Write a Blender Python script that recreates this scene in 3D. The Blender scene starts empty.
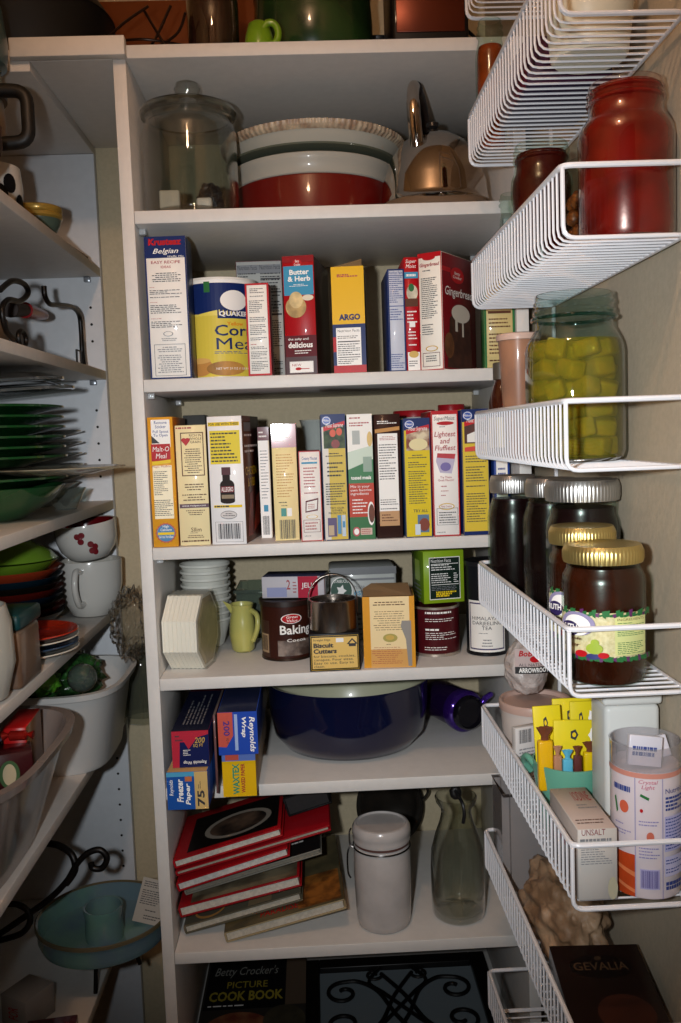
import bpy, bmesh, math, random
from mathutils import Vector, Matrix
random.seed(7)
C = bpy.context.scene.collection
sc = bpy.context.scene
PI = math.pi

# ------------------------------------------------------------------ camera
F_PX = 900.0
CAM = Vector((.2508, -1.3858, 1.5049))
YAW, PITCH, ROLL = -.0299, -.0855, -.0362
def cam_axes():
    cy, sy = math.cos(YAW), math.sin(YAW)
    r = Vector((cy, sy, 0)); f = Vector((-sy, cy, 0)); u = Vector((0, 0, 1))
    cp, sp = math.cos(PITCH), math.sin(PITCH)
    f, u = cp*f + sp*u, cp*u - sp*f
    cr, sr = math.cos(ROLL), math.sin(ROLL)
    r, u = cr*r + sr*u, cr*u - sr*r
    return r, u, f
RX, UP, FW = cam_axes()
cd = bpy.data.cameras.new('camera'); cam = bpy.data.objects.new('camera', cd); C.objects.link(cam)
cam.matrix_world = Matrix(((RX.x, UP.x, -FW.x, CAM.x), (RX.y, UP.y, -FW.y, CAM.y), (RX.z, UP.z, -FW.z, CAM.z), (0, 0, 0, 1)))
cd.sensor_fit = 'VERTICAL'; cd.sensor_height = 24.0; cd.lens = F_PX*24.0/1023; cd.clip_start = .02
sc.camera = cam

# ------------------------------------------------------------------ world, lights, exposure
w = bpy.data.worlds.new('dim_room'); w.use_nodes = True; sc.world = w
w.node_tree.nodes['Background'].inputs[0].default_value = (1, .86, .74, 1)
w.node_tree.nodes['Background'].inputs[1].default_value = .005
def light(name, kind, loc, target, energy, color, size, **kw):
    l = bpy.data.lights.new(name, kind); l.energy = energy; l.color = color; l.shadow_soft_size = size
    for k, v in kw.items(): setattr(l, k, v)
    o = bpy.data.objects.new(name, l); C.objects.link(o); o.location = loc
    d = Vector(target) - Vector(loc); o.rotation_euler = d.to_track_quat('-Z', 'Y').to_euler()
    return o
# the flash sits just left of the lens, the warm bulb hangs from the ceiling above
light('camera_flash', 'SPOT', (.145, -1.40, 1.535), (.34, .0, 1.40), 56, (.93, .97, 1.0), .018, spot_size=1.32, spot_blend=1.0)
light('bulb_light', 'POINT', (.12, -1.07, 2.44), (.2, -1.07, 0), 11.0, (1, .60, .36), .035)
sc.view_settings.view_transform = 'Standard'; sc.view_settings.look = 'None'
sc.view_settings.exposure = 0; sc.view_settings.gamma = 1; sc.view_settings.use_curve_mapping = False

# ------------------------------------------------------------------ placing helpers (a photo point on a known plane of the room)
def ray(x, y): return FW + RX*((x-340.5)/F_PX) - UP*((y-511.5)/F_PX)
def onY(x, y, Y):
    d = ray(x, y); return CAM + d*((Y-CAM.y)/d.y)
def onZ(x, y, Z):
    d = ray(x, y); return CAM + d*((Z-CAM.z)/d.z)
def onX(x, y, X):
    d = ray(x, y); return CAM + d*((X-CAM.x)/d.x)
def mpp(Y): return (Y-CAM.y)/F_PX

# ------------------------------------------------------------------ materials
MATS = {}
def lin(h):
    h = h.lstrip('#'); v = [int(h[i:i+2], 16)/255 for i in (0, 2, 4)]
    return tuple(c/12.92 if c <= .04045 else ((c+.055)/1.055)**2.4 for c in v) + (1,)
def M(hexc, rough=.45, metal=0, kind='', **kw):
    key = (hexc, rough, metal, kind, tuple(sorted(kw.items())))
    if key in MATS: return MATS[key]
    m = bpy.data.materials.new(('mat_' + hexc.strip('#') + kind)); m.use_nodes = True
    nt = m.node_tree; b = nt.nodes['Principled BSDF']
    b.inputs['Base Color'].default_value = lin(hexc); b.inputs['Roughness'].default_value = rough; b.inputs['Metallic'].default_value = metal
    if 'coat' in kw: b.inputs['Coat Weight'].default_value = kw['coat']*(.25 if kw['coat'] < .45 else .7); b.inputs['Coat Roughness'].default_value = .06; b.inputs['Specular IOR Level'].default_value = .18 if kw['coat'] < .45 else .35
    if 'sss' in kw: b.inputs['Subsurface Weight'].default_value = kw['sss']; b.inputs['Subsurface Scale'].default_value = .01
    tc = nt.nodes.new('ShaderNodeTexCoord')
    if kind in ('wall', 'mel', 'ceramic', 'mottle', 'crinkle', 'grain'):
        n = nt.nodes.new('ShaderNodeTexNoise'); nt.links.new(tc.outputs['Object'], n.inputs['Vector'])
        sc_, amt, dark = dict(wall=(160, .12, .93), mel=(60, .03, .96), ceramic=(30, .03, .9), mottle=(22, .1, .55), crinkle=(45, .9, .75), grain=(90, .15, .8))[kind]
        n.inputs['Scale'].default_value = kw.get('scale', sc_); n.inputs['Detail'].default_value = 4
        mix = nt.nodes.new('ShaderNodeMix'); mix.data_type = 'RGBA'
        c = lin(hexc); mix.inputs[6].default_value = (c[0]*dark, c[1]*dark, c[2]*dark, 1); mix.inputs[7].default_value = c
        if 'c2' in kw: mix.inputs[6].default_value = lin(kw['c2'])
        rp = nt.nodes.new('ShaderNodeValToRGB'); rp.color_ramp.elements[0].position = .38; rp.color_ramp.elements[1].position = .62
        nt.links.new(n.outputs[0], rp.inputs[0]); nt.links.new(rp.outputs[0], mix.inputs[0]); nt.links.new(mix.outputs[2], b.inputs['Base Color'])
        bp = nt.nodes.new('ShaderNodeBump'); bp.inputs['Strength'].default_value = amt; bp.inputs['Distance'].default_value = .004 if kind != 'crinkle' else .012
        nt.links.new(n.outputs[0], bp.inputs['Height']); nt.links.new(bp.outputs[0], b.inputs['Normal'])
    MATS[key] = m; return m
def glass(hexc='#ffffff', gl=1.0, rough=.02, ior=1.45, haze=0.0, hz='#ffffff'):
    key = ('glass', hexc, gl, rough, ior, haze, hz)
    if key in MATS: return MATS[key]
    m = bpy.data.materials.new('glass_' + hexc.strip('#')); m.use_nodes = True; nt = m.node_tree; nt.nodes.clear()
    o = nt.nodes.new('ShaderNodeOutputMaterial'); t = nt.nodes.new('ShaderNodeBsdfTransparent'); g = nt.nodes.new('ShaderNodeBsdfGlossy')
    f = nt.nodes.new('ShaderNodeLayerWeight'); f.inputs[0].default_value = .5; pw = nt.nodes.new('ShaderNodeMath'); pw.operation = 'POWER'; pw.inputs[1].default_value = 3.2; ad = nt.nodes.new('ShaderNodeMath'); ad.operation = 'ADD'; ad.inputs[1].default_value = .035; mx = nt.nodes.new('ShaderNodeMixShader'); mu = nt.nodes.new('ShaderNodeMath'); mu.operation = 'MULTIPLY'
    t.inputs[0].default_value = lin(hexc); g.inputs['Roughness'].default_value = rough; mu.inputs[1].default_value = gl*.8
    nt.links.new(f.outputs['Facing'], pw.inputs[0]); nt.links.new(pw.outputs[0], ad.inputs[0]); nt.links.new(ad.outputs[0], mu.inputs[0]); nt.links.new(mu.outputs[0], mx.inputs[0]); nt.links.new(g.outputs[0], mx.inputs[2])
    if haze:
        d = nt.nodes.new('ShaderNodeBsdfDiffuse'); d.inputs[0].default_value = lin(hz)
        m2 = nt.nodes.new('ShaderNodeMixShader'); m2.inputs[0].default_value = haze
        nt.links.new(t.outputs[0], m2.inputs[1]); nt.links.new(d.outputs[0], m2.inputs[2]); nt.links.new(m2.outputs[0], mx.inputs[1])
    else: nt.links.new(t.outputs[0], mx.inputs[1])
    nt.links.new(mx.outputs[0], o.inputs[0]); MATS[key] = m; return m
WHITE = M('#d6d2cd', .5, 0, 'mel'); CLEAR = glass('#eef2ee', 1.1); INK = M('#2b2b30', .6); WIRE = M('#dcdce0', .3, coat=.5)

# ------------------------------------------------------------------ mesh helpers
def tag(o, label=None, cat=None, group=None, kind=None):
    if label: o['label'] = label
    if cat: o['category'] = cat
    if group: o['group'] = group
    if kind: o['kind'] = kind
    return o
def mesh(name, verts, faces, mat, parent=None, smooth=False, fm=None, loc=None):
    me = bpy.data.meshes.new(name); me.from_pydata([tuple(v) for v in verts], [], faces); 
    for m in (mat if isinstance(mat, (list, tuple)) else [mat]): me.materials.append(m)
    if fm:
        for p, i in zip(me.polygons, fm): p.material_index = i
    bm = bmesh.new(); bm.from_mesh(me); bmesh.ops.recalc_face_normals(bm, faces=bm.faces); bm.to_mesh(me); bm.free()
    if smooth:
        me.shade_smooth()
        try: me.set_sharp_from_angle(angle=math.radians(42))
        except Exception: pass
    o = bpy.data.objects.new(name, me); C.objects.link(o)
    if parent: o.parent = parent
    if loc is not None: o.location = loc
    return o
def thing(name, label, cat, loc=(0, 0, 0), rot=(0, 0, 0), group=None):
    o = bpy.data.objects.new(name, None); C.objects.link(o); o.location = loc; o.rotation_euler = rot; o.empty_display_size = .02
    return tag(o, label, cat, group)
BF = [(0, 1, 2, 3), (7, 6, 5, 4), (0, 4, 5, 1), (1, 5, 6, 2), (2, 6, 7, 3), (3, 7, 4, 0)]  # bottom top front right back left
def bxv(x0, x1, y0, y1, z0, z1): return [(x0, y0, z0), (x1, y0, z0), (x1, y1, z0), (x0, y1, z0), (x0, y0, z1), (x1, y0, z1), (x1, y1, z1), (x0, y1, z1)]
def box(name, x0, x1, y0, y1, z0, z1, mat, parent=None, bevel=0, fm=None, loc=None, seg=2):
    v = bxv(x0, x1, y0, y1, z0, z1)
    o = mesh(name, v, BF, mat, parent, fm=fm, loc=loc)
    if bevel:
        bm = bmesh.new(); bm.from_mesh(o.data)
        bmesh.ops.bevel(bm, geom=list(bm.edges), offset=bevel, segments=seg, affect='EDGES', profile=.5, clamp_overlap=True)
        bm.to_mesh(o.data); bm.free(); o.data.shade_smooth()
        try: o.data.set_sharp_from_angle(angle=math.radians(50))
        except Exception: pass
    return o
def lathe(name, prof, mat, parent=None, seg=56, loc=None, a0=0, a1=2*PI, flute=None, sx=1, sy=1, close=False):
    full = abs(a1-a0-2*PI) < 1e-6; n = seg if full else seg+1; vs = []; fs = []
    for i in range(n):
        a = a0+(a1-a0)*i/seg
        for k, (r, z) in enumerate(prof):
            rr = r*(1+flute(a, k)) if flute else r
            vs.append((rr*math.cos(a)*sx, rr*math.sin(a)*sy, z))
    m = len(prof)
    for i in range(seg):
        j = (i+1) % n
        for k in range(m-1): fs.append((i*m+k, j*m+k, j*m+k+1, i*m+k+1))
        if close: fs.append((i*m+m-1, j*m+m-1, j*m, i*m))
    o = mesh(name, vs, fs, mat, parent, True, loc=loc)
    bm = bmesh.new(); bm.from_mesh(o.data); bmesh.ops.remove_doubles(bm, verts=bm.verts, dist=1e-6); bmesh.ops.dissolve_degenerate(bm, edges=bm.edges, dist=1e-7); bmesh.ops.recalc_face_normals(bm, faces=bm.faces); bm.to_mesh(o.data); bm.free()
    return o
def tubev(pts, r, seg=8, closed=False, base=0, flat=1.0):
    P = [Vector(p) for p in pts]; n = len(P); vs = []; fs = []; prev = None
    for i in range(n):
        if closed: t = (P[(i+1) % n]-P[i-1])
        else: t = P[min(i+1, n-1)]-P[max(i-1, 0)]
        t.normalize()
        if prev is None:
            a = Vector((0, 0, 1)) if abs(t.z) < .9 else Vector((1, 0, 0)); nrm = t.cross(a).normalized()
        else: nrm = (prev - t*prev.dot(t)).normalized()
        prev = nrm; bn = t.cross(nrm); rr = r[i] if isinstance(r, (list, tuple)) else r
        for k in range(seg):
            a = 2*PI*k/seg; vs.append(P[i]+nrm*math.cos(a)*rr+bn*math.sin(a)*rr*flat)
    for i in range(n if closed else n-1):
        j = (i+1) % n
        for k in range(seg): k2 = (k+1) % seg; fs.append(tuple(base+q for q in (i*seg+k, i*seg+k2, j*seg+k2, j*seg+k)))
    if not closed: fs.append(tuple(base+k for k in range(seg-1, -1, -1))); fs.append(tuple(base+(n-1)*seg+k for k in range(seg)))
    return vs, fs
def tube(name, pts, r, mat, parent=None, seg=8, closed=False, loc=None, flat=1.0):
    v, f = tubev(pts, r, seg, closed, 0, flat); return mesh(name, v, f, mat, parent, True, loc=loc)
def tubes(name, lst, r, mat, parent=None, seg=6, loc=None):
    V = []; Fs = []
    for p in lst:
        v, f = tubev(p, r, seg, False, len(V)); V += v; Fs += f
    return mesh(name, V, Fs, mat, parent, True, loc=loc)
def smooth_path(pts, n=8):
    P = [Vector(p) for p in pts]; out = []
    for i in range(len(P)-1):
        p0 = P[max(i-1, 0)]; p1 = P[i]; p2 = P[i+1]; p3 = P[min(i+2, len(P)-1)]
        for k in range(n):
            t = k/n; out.append(.5*((2*p1)+(p2-p0)*t+(2*p0-5*p1+4*p2-p3)*t*t+(3*p1-p0-3*p2+p3)*t**3))
    out.append(P[-1]); return out
def rounded(poly, rad, n=4):
    P = [Vector(p) for p in poly]; out = [P[0]]
    for i in range(1, len(P)-1):
        a = (P[i-1]-P[i]).normalized()*rad; b = (P[i+1]-P[i]).normalized()*rad
        for k in range(n+1):
            t = k/n; out.append(P[i]+a*(1-t)**2+b*t**2)
    out.append(P[-1]); return out
def blob(name, rx, ry, rz, mat, parent=None, loc=None, amp=.15, sub=4, seed=0, freq=3.0, flatbot=True):
    from mathutils import noise
    bm = bmesh.new(); bmesh.ops.create_icosphere(bm, subdivisions=sub, radius=1)
    for v in bm.verts:
        c = v.co.copy(); d = noise.noise(c*freq+Vector((seed*3.1, 0, seed)))*amp + noise.noise(c*freq*2.7+Vector((seed, 9, 0)))*amp*.5
        c *= 1+d; z = c.z
        if flatbot and z < -.8: z = -.8
        v.co = Vector((c.x*rx, c.y*ry, z*rz))
    me = bpy.data.meshes.new(name); bm.to_mesh(me); bm.free(); me.materials.append(mat); me.shade_smooth()
    o = bpy.data.objects.new(name, me); C.objects.link(o)
    if parent: o.parent = parent
    if loc is not None: o.location = loc
    return o
def copy_tree(o, parent=None):
    c = o.copy(); C.objects.link(c); c.parent = parent
    for ch in [q for q in bpy.data.objects if q.parent == o]: copy_tree(ch, c)
    return c

# ------------------------------------------------------------------ print (lettering, small print, panels) on a surface
_T = {}
def text_geo(s, shear=0, bold=0, align='CENTER'):
    key = (s, shear, bold, align)
    if key in _T: return _T[key]
    cu = bpy.data.curves.new('t', 'FONT'); cu.body = s; cu.shear = shear; cu.offset = bold; cu.resolution_u = 2; cu.align_x = align; cu.space_line = .95
    ob = bpy.data.objects.new('t', cu); C.objects.link(ob); dg = bpy.context.evaluated_depsgraph_get(); dg.update()
    me = bpy.data.meshes.new_from_object(ob.evaluated_get(dg))
    vs = [(v.co.x, v.co.y) for v in me.vertices]; fs = [tuple(p.vertices) for p in me.polygons]
    bpy.data.objects.remove(ob); bpy.data.curves.remove(cu); bpy.data.meshes.remove(me)
    x0 = min(v[0] for v in vs); x1 = max(v[0] for v in vs); y0 = min(v[1] for v in vs); y1 = max(v[1] for v in vs)
    vs = [((x-x0)/(x1-x0), (y-y0)/(y1-y0)) for x, y in vs]
    _T[key] = (vs, fs); return _T[key]
class Face:
    """fn(u, v, e) -> local point; u in 0..1 to the right, v in 0..1 downward, e = height off the surface"""
    def __init__(s, fn, w, h, nu=1): s.fn = fn; s.w = w; s.h = h; s.nu = nu; s.e = .0003; s.g = {}
    def add(s, part, mat, vs, fs):
        V, Fc, _ = s.g.setdefault((part, len(s.g)), ([], [], mat)); b = len(V)
        if s.nu > 1 and part in ('lettering', 'printed_shape'):     # cut along the curve so that the print hugs it
            bm = bmesh.new(); bv = [bm.verts.new((u, v, 0)) for u, v in vs]
            for f in fs:
                try: bm.faces.new([bv[i] for i in f])
                except ValueError: pass
            ua = min(u for u, v in vs); ub = max(u for u, v in vs); st = 1/(s.nu*2); k = math.ceil(ua/st)
            while k*st < ub:
                bmesh.ops.bisect_plane(bm, geom=bm.verts[:]+bm.edges[:]+bm.faces[:], plane_co=(k*st, 0, 0), plane_no=(1, 0, 0)); k += 1
            bm.verts.index_update(); vs = [(v.co.x, v.co.y) for v in bm.verts]; fs = [tuple(v.index for v in f.verts) for f in bm.faces]; bm.free()
        V += [s.fn(u, v, s.e) for u, v in vs]; Fc += [tuple(b+i for i in f) for f in fs]
    def R(s, u0, v0, u1, v1, mat, part='printed_panel'):
        s.e += .00006; n = max(1, int(math.ceil((u1-u0)*s.nu))); vs = []; fs = []
        for i in range(n+1): u = u0+(u1-u0)*i/n; vs += [(u, v0), (u, v1)]
        for i in range(n): fs.append((2*i, 2*i+1, 2*i+3, 2*i+2))
        s.add(part, mat, vs, fs); return s
    def poly(s, pts, mat, part='printed_shape'):
        s.e += .00006; s.add(part, mat, pts, [tuple(range(len(pts)))]); return s
    def E(s, u0, v0, u1, v1, mat, part='emblem', n=24, star=0):
        s.e += .00006
        if s.nu > 1 and not star and u1-u0 > .08:
            m_ = 16; vs = []; c_ = (v0+v1)/2; hv = (v1-v0)/2
            for i in range(m_+1):
                t = -math.cos(PI*i/m_); d_ = hv*math.sqrt(max(0, 1-t*t)); u = (u0+u1)/2+t*(u1-u0)/2; vs += [(u, c_-d_-1e-5), (u, c_+d_+1e-5)]
            s.add(part, mat, vs, [(2*i, 2*i+1, 2*i+3, 2*i+2) for i in range(m_)]); return s
        cu, cv, ru, rv = (u0+u1)/2, (v0+v1)/2, (u1-u0)/2, (v1-v0)/2
        pts = [(cu+ru*math.cos(2*PI*i/n)*(1-(star if i % 2 else 0)), cv+rv*math.sin(2*PI*i/n)*(1-(star if i % 2 else 0))) for i in range(n)]
        s.add(part, mat, [(cu, cv)]+pts, [(0, 1+i, 1+(i+1) % n) for i in range(n)]); return s
    def frame(s, u0, v0, u1, v1, t, mat, part='printed_border'):
        tu = t/s.w; tv = t/s.h
        for a in ((u0, v0, u1, v0+tv), (u0, v1-tv, u1, v1), (u0, v0, u0+tu, v1), (u1-tu, v0, u1, v1)): s.R(*a, mat, part); 
        return s
    def T(s, txt, u0, v0, u1, v1, mat, rot=0, shear=0, bold=.008, part='lettering', align='CENTER'):
        s.e += .00006; vs, fs = text_geo(txt, shear, 0 if 'M' in txt or 'N' in txt else bold, align); o = []
        for a, b in vs:   # a right, b up
            if rot == 0: o.append((u0+a*(u1-u0), v1-b*(v1-v0)))
            elif rot == 90: o.append((u1-b*(u1-u0), v1-a*(v1-v0)) if False else (u0+(1-b)*(u1-u0), v1-a*(v1-v0)))   # reads upward
            elif rot == -90: o.append((u0+b*(u1-u0), v0+a*(v1-v0)))                                                  # reads downward
            else: o.append((u1-a*(u1-u0), v0+b*(v1-v0)))
        s.add(part, mat, o, fs); return s
    def P(s, u0, v0, u1, v1, mat, rows, seed=1, fill=.38, center=False, rot=0, part='small_print'):
        s.e += .00006; rd = random.Random(seed*7+rows); vs = []; fs = []
        for r in range(rows):
            if rd.random() < .06: continue
            end = 1-(rd.random()**2)*.5; p = 0; segs = []
            while p < end-.03:
                L = rd.uniform(.04, .16); segs.append((p, min(p+L, end))); p += L+.025
            off = (1-end)/2 if center else 0
            for a, b in segs:
                a += off; b += off; t0 = (r+.5-fill/2)/rows; t1 = (r+.5+fill/2)/rows
                if rot: q = [(u0+t0*(u1-u0), v1-a*(v1-v0)), (u0+t0*(u1-u0), v1-b*(v1-v0)), (u0+t1*(u1-u0), v1-b*(v1-v0)), (u0+t1*(u1-u0), v1-a*(v1-v0))]
                else: q = [(u0+a*(u1-u0), v0+t0*(v1-v0)), (u0+a*(u1-u0), v0+t1*(v1-v0)), (u0+b*(u1-u0), v0+t1*(v1-v0)), (u0+b*(u1-u0), v0+t0*(v1-v0))]
                k = len(vs); vs += q; fs.append((k, k+1, k+2, k+3))
        s.add(part, mat, vs, fs); return s
    def bars(s, u0, v0, u1, v1, mat=None, seed=3):
        s.e += .00006; rd = random.Random(seed); p = u0; vs = []; fs = []
        while p < u1:
            L = rd.choice((1, 1, 2, 3))*(u1-u0)/60; k = len(vs); vs += [(p, v0), (p, v1), (min(p+L, u1), v1), (min(p+L, u1), v0)]; fs.append((k, k+1, k+2, k+3)); p += L+rd.choice((1, 1, 2))*(u1-u0)/60
        s.add('barcode', mat or INK, vs, fs); return s
    def flush(s, parent):
        done = []
        for (part, mn), (V, Fc, mat) in s.g.items():
            if not V: continue
            me = bpy.data.meshes.new(part); me.from_pydata([tuple(v) for v in V], [], Fc); me.materials.append(mat)
            o = bpy.data.objects.new(part, me); C.objects.link(o)
            lo = [min(v[i] for v in V) for i in range(3)]; hi = [max(v[i] for v in V) for i in range(3)]; host = None; best = 1e9
            for (p, l2, h2) in done:      # print lying on a printed panel belongs to that panel
                a2 = (h2[0]-l2[0]+h2[1]-l2[1])*(h2[2]-l2[2]+1e-4)
                if all(l2[i]-.002 <= lo[i] and hi[i] <= h2[i]+.002 for i in range(3)) and a2 < best: host, best = p, a2
            o.parent = host or parent
            if not host and part in ('printed_panel', 'paper_label') and parent.parent is None: done.append((o, lo, hi))
def cyl_face(r, z0, z1, aw, ac=-PI/2):
    """label wrapped on a cylinder: aw = angular width, centred on direction ac"""
    return Face(lambda u, v, e: ((r+e)*math.cos(ac+(u-.5)*aw), (r+e)*math.sin(ac+(u-.5)*aw), z1+(z0-z1)*v), r*aw, z1-z0, 28)
def carton(name, label, cat, xl, xr, yt, yb, zb, Yf, depth, front, side=None, top=None, art=None, rot=0, right_art=None, left_art=None, group=None, lift=.0006, coat=.35, top_art=None):
    ym = (yt+yb)/2; x0 = onY(xl, ym, Yf).x; x1 = onY(xr, ym, Yf).x; z1 = onY((xl+xr)/2, yt, Yf).z
    if x0 < .002: x0 = .002
    th = math.radians(rot); w_ = (x1-x0)/math.cos(th); h = z1-zb-lift
    if rot < 0: ox, oy = x1-w_*math.cos(th), Yf-w_*math.sin(th)
    else: ox, oy = x0, Yf
    mats = [M(front, .4, coat=coat), M(side or front, .4, coat=coat), M(top or side or front, .45, coat=coat)]
    o = box(name, 0, w_, 0, depth, 0, h, mats, None, .0007, fm=[2, 2, 0, 1, 1, 1], loc=(ox, oy, zb+lift), seg=1)
    o.rotation_euler.z = th; tag(o, label, cat, group)
    if art: fc = Face(lambda u, v, e: (u*w_, -e, h*(1-v)), w_, h); art(fc); fc.flush(o)
    if right_art: fc = Face(lambda u, v, e: (w_+e, u*depth, h*(1-v)), depth, h); right_art(fc); fc.flush(o)
    if left_art: fc = Face(lambda u, v, e: (-e, (1-u)*depth, h*(1-v)), depth, h); left_art(fc); fc.flush(o)
    if top_art: fc = Face(lambda u, v, e: (u*w_, depth*(1-v), h+e), w_, depth); top_art(fc); fc.flush(o)
    return o
# ------------------------------------------------------------------ the room
W_IN = .572; T = .019; DEP = .400; XL = -.139; XW = .615
S = dict(s1=1.848, s2=1.598, s3=1.3405, s4=1.1345, s5=.958, s6=.686, s7=.44)
LS = dict(A=1.838, B=1.643, C=1.393, D=1.187, F=.965, E=.591)
wallm = M('#b7a98c', .75, 0, 'wall'); ceilm = M('#c8bfae', .8, 0, 'wall')
def struct(name, *a, **k): return tag(box(name, *a, **k), kind='structure')
struct('wall_back', -.58, .635, .402, .46, 0, 2.6, wallm)
struct('wall_right', XW, .67, -2.1, .402, 0, 2.6, M('#b3a690', .7, 0, 'wall'))
struct('wall_left', -.62, -.56, -2.1, .402, 0, 2.6, wallm)
struct('ceiling', -.62, .67, -2.1, .46, 2.6, 2.66, ceilm)
struct('floor', -.62, .67, -2.1, .46, -.06, 0, M('#7d6a52', .5, 0, 'grain', scale=20))
struct('baseboard_right', XW-.012, XW-.0005, -2.1, .38, 0.0005, .08, WHITE, bevel=.003)
l = thing('ceiling_lamp', 'bare bulb in a white porcelain holder on the pantry ceiling', 'lamp', (.12, -1.07, 2.6))
lathe('lamp_holder', [(0, -.0006), (.06, -.0006), (.058, -.02), (.03, -.035), (.022, -.06), (0, -.06)], M('#e8e4da', .3), l)
bm_ = bpy.data.materials.new('bulb_glow'); bm_.use_nodes = True; bb = bm_.node_tree.nodes['Principled BSDF']; bb.inputs['Emission Color'].default_value = (1, .62, .34, 1); bb.inputs['Emission Strength'].default_value = 35; bb.inputs['Base Color'].default_value = (1, .9, .8, 1)
lathe('bulb', [(0, -.06), (.013, -.061), (.014, -.075), (.028, -.098), (.028, -.105), (.022, -.115), (0, -.1165)], bm_, l, 24)

# ------------------------------------------------------------------ the centre shelf unit
u = thing('shelf_unit', 'white built-in shelf unit facing the viewer, full of boxes, cans and cookbooks', 'shelving', (0, 0, 0))
def holes_mesh(parent, pts, nrm):
    for p in pts:
        vs = []; fs = []; b = 0; n = 8
        for i in range(n):
            a = 2*PI*i/n; d = (0, math.cos(a), math.sin(a)) if nrm == 'x' else (math.cos(a), 0, math.sin(a))
            vs.append((p[0]+d[0]*.0026, p[1]+d[1]*.0026, p[2]+d[2]*.0026))
        fs.append(tuple(range(b, b+n)))
        mesh('pin_hole', vs, fs, M('#15130f', .9), parent)
box('side_panel', -T, 0, 0, DEP, 0.001, 2.066, WHITE, u, .0008)
sp = box('side_panel', W_IN, W_IN+T, 0, DEP, 0.001, 2.066, WHITE, u, .0008)
box('top_panel', -T, W_IN+T, -.0015, DEP, 2.0665, 2.0665+T, WHITE, u, .0008)
pinm = M('#9aa0a8', .25, .6)
for k, z in S.items():
    box('shelf', .0005, W_IN-.0005, 0.0, DEP, z-T, z, WHITE, u, .0009)
    for x in (.0005, W_IN-.0105):
        for y in (.03, .32):
            p = box('shelf_pin', x, x+.010, y, y+.014, z-T-.009, z-T-.0005, glass('#cfd6da', 1.6, .08, haze=.35), u, .001)

# ------------------------------------------------------------------ the left shelf unit (faces right, along the left wall)
lu = thing('shelf_unit', 'white shelf unit along the left wall holding plates, mugs and bins', 'shelving', (0, 0, 0))
box('side_panel', -.555, XL, DEP-.019, DEP, .001, 2.05, M('#c9cdd2', .5, 0, 'mel'), lu, .0008)  # white panel, with the bluish cast of the flash put into its colour
holes_mesh(lu, [(x, DEP-.0195, z0+.032*i) for x in (XL-.022, ) for (z0, n) in ((.62, 11), (1.23, 3), (1.44, 5), (1.70, 3)) for i in range(n)], 'z')
box('top_panel', -.555, XL, -.004, DEP, 2.0505, 2.0655, WHITE, lu, .0008)
for k, z in LS.items():
    box('shelf', -.555, XL, -.9, DEP-.0195, z-.017, z, WHITE, lu, .0009)
box('side_panel', -.555, XL, -.92, -.9005, .001, 2.066, WHITE, lu, .0008)
for z in LS.values(): box('shelf_pin', XL-.03, XL-.018, DEP-.030, DEP-.0197, z-.017-.010, z-.0175, pinm, lu, .001)
cb = thing('corner_board', 'white corner board bridging the two shelf units at the top', 'board', (0, 0, 0))
box('panel', -.50, -T-.0005, .0005, DEP, 2.066, 2.0835, WHITE, cb, .0006)
box('fascia', onY(12, 40, 0).x, .0025, -.019, -.002, 2.0655, 2.0925, WHITE, cb, .0008)

# ------------------------------------------------------------------ wall rack on the right: rail and wire baskets
rl = thing('rack_rail', 'white vertical rail on the right wall that carries the wire baskets', 'rail', (0, 0, 0))
YR = onX(556, 476, XW-.003).y
box('rail', XW-.0055, XW-.0006, YR-.004, YR+.004, .62, 2.2, WIRE, rl, .001)
for zc in (2.2, 1.42, .64): box('wall_clip', XW-.009, XW-.0057, YR-.007, YR+.007, zc-.012, zc-.0005, WIRE, rl, .001)
YF_, YN_, XB = -.082, -.543, .491; BH = .0655
BZ = {}
def basket(name_lab, zt):
    b = thing('wire_basket', name_lab, 'basket', (XB, YN_, zt-BH), group='wire baskets on the right wall')
    Wd = XW-.006-XB; L = YF_-YN_
    wires = []; n = 31
    for i in range(n+1):
        y = .004+(L-.008)*i/n
        wires.append(rounded([(0.0, y, BH), (0.0, y, 0), (Wd-.002, y, 0)], .012, 3))
    tubes('wire_grille', wires, .0013, WIRE, b, 5)
    tube('rim', rounded([(Wd, 0, BH), (0, 0, BH), (0, L, BH), (Wd, L, BH)], .010, 4), .0028, WIRE, b, 8)
    tube('rim', rounded([(-.0, 0, BH-.002), (0, 0, 0), (Wd-.002, 0, 0), (Wd-.002, L, 0), (0, L, 0), (0, L, BH-.002)], .012, 4), .0022, WIRE, b, 8)
    return b
B_L = [('b0', onY(465, -30, -.082).z, 'white wire basket highest on the right wall, only its far corner showing'),
       ('b1', onY(468, 118, -.082).z, 'white wire basket seen from below with a round white tub on it, top right'),
       ('b2', 1.7435, 'white wire basket seen from below holding big and small jars of red sauce'),
       ('b3', 1.5283, 'white wire basket at eye level holding the teal jar of pineapple chunks'),
       ('b4', 1.3101, 'white wire basket holding dark preserve jars with silver and gold lids'),
       ('b5', 1.0951, 'white wire basket holding yellow packets in a mint bowl and a pink drink canister'),
       ('b6', .9031, 'white wire basket holding a crumpled brown bag and a dark coffee box'),
       ('b7', .680, 'lowest white wire basket on the right wall, nearly empty, at the picture edge')]
for k, z, lb in B_L:
    BZ[k] = z-BH+.0025; basket(lb, z)
# everything on a basket stands on the wires: floor height = BZ[k]

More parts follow.
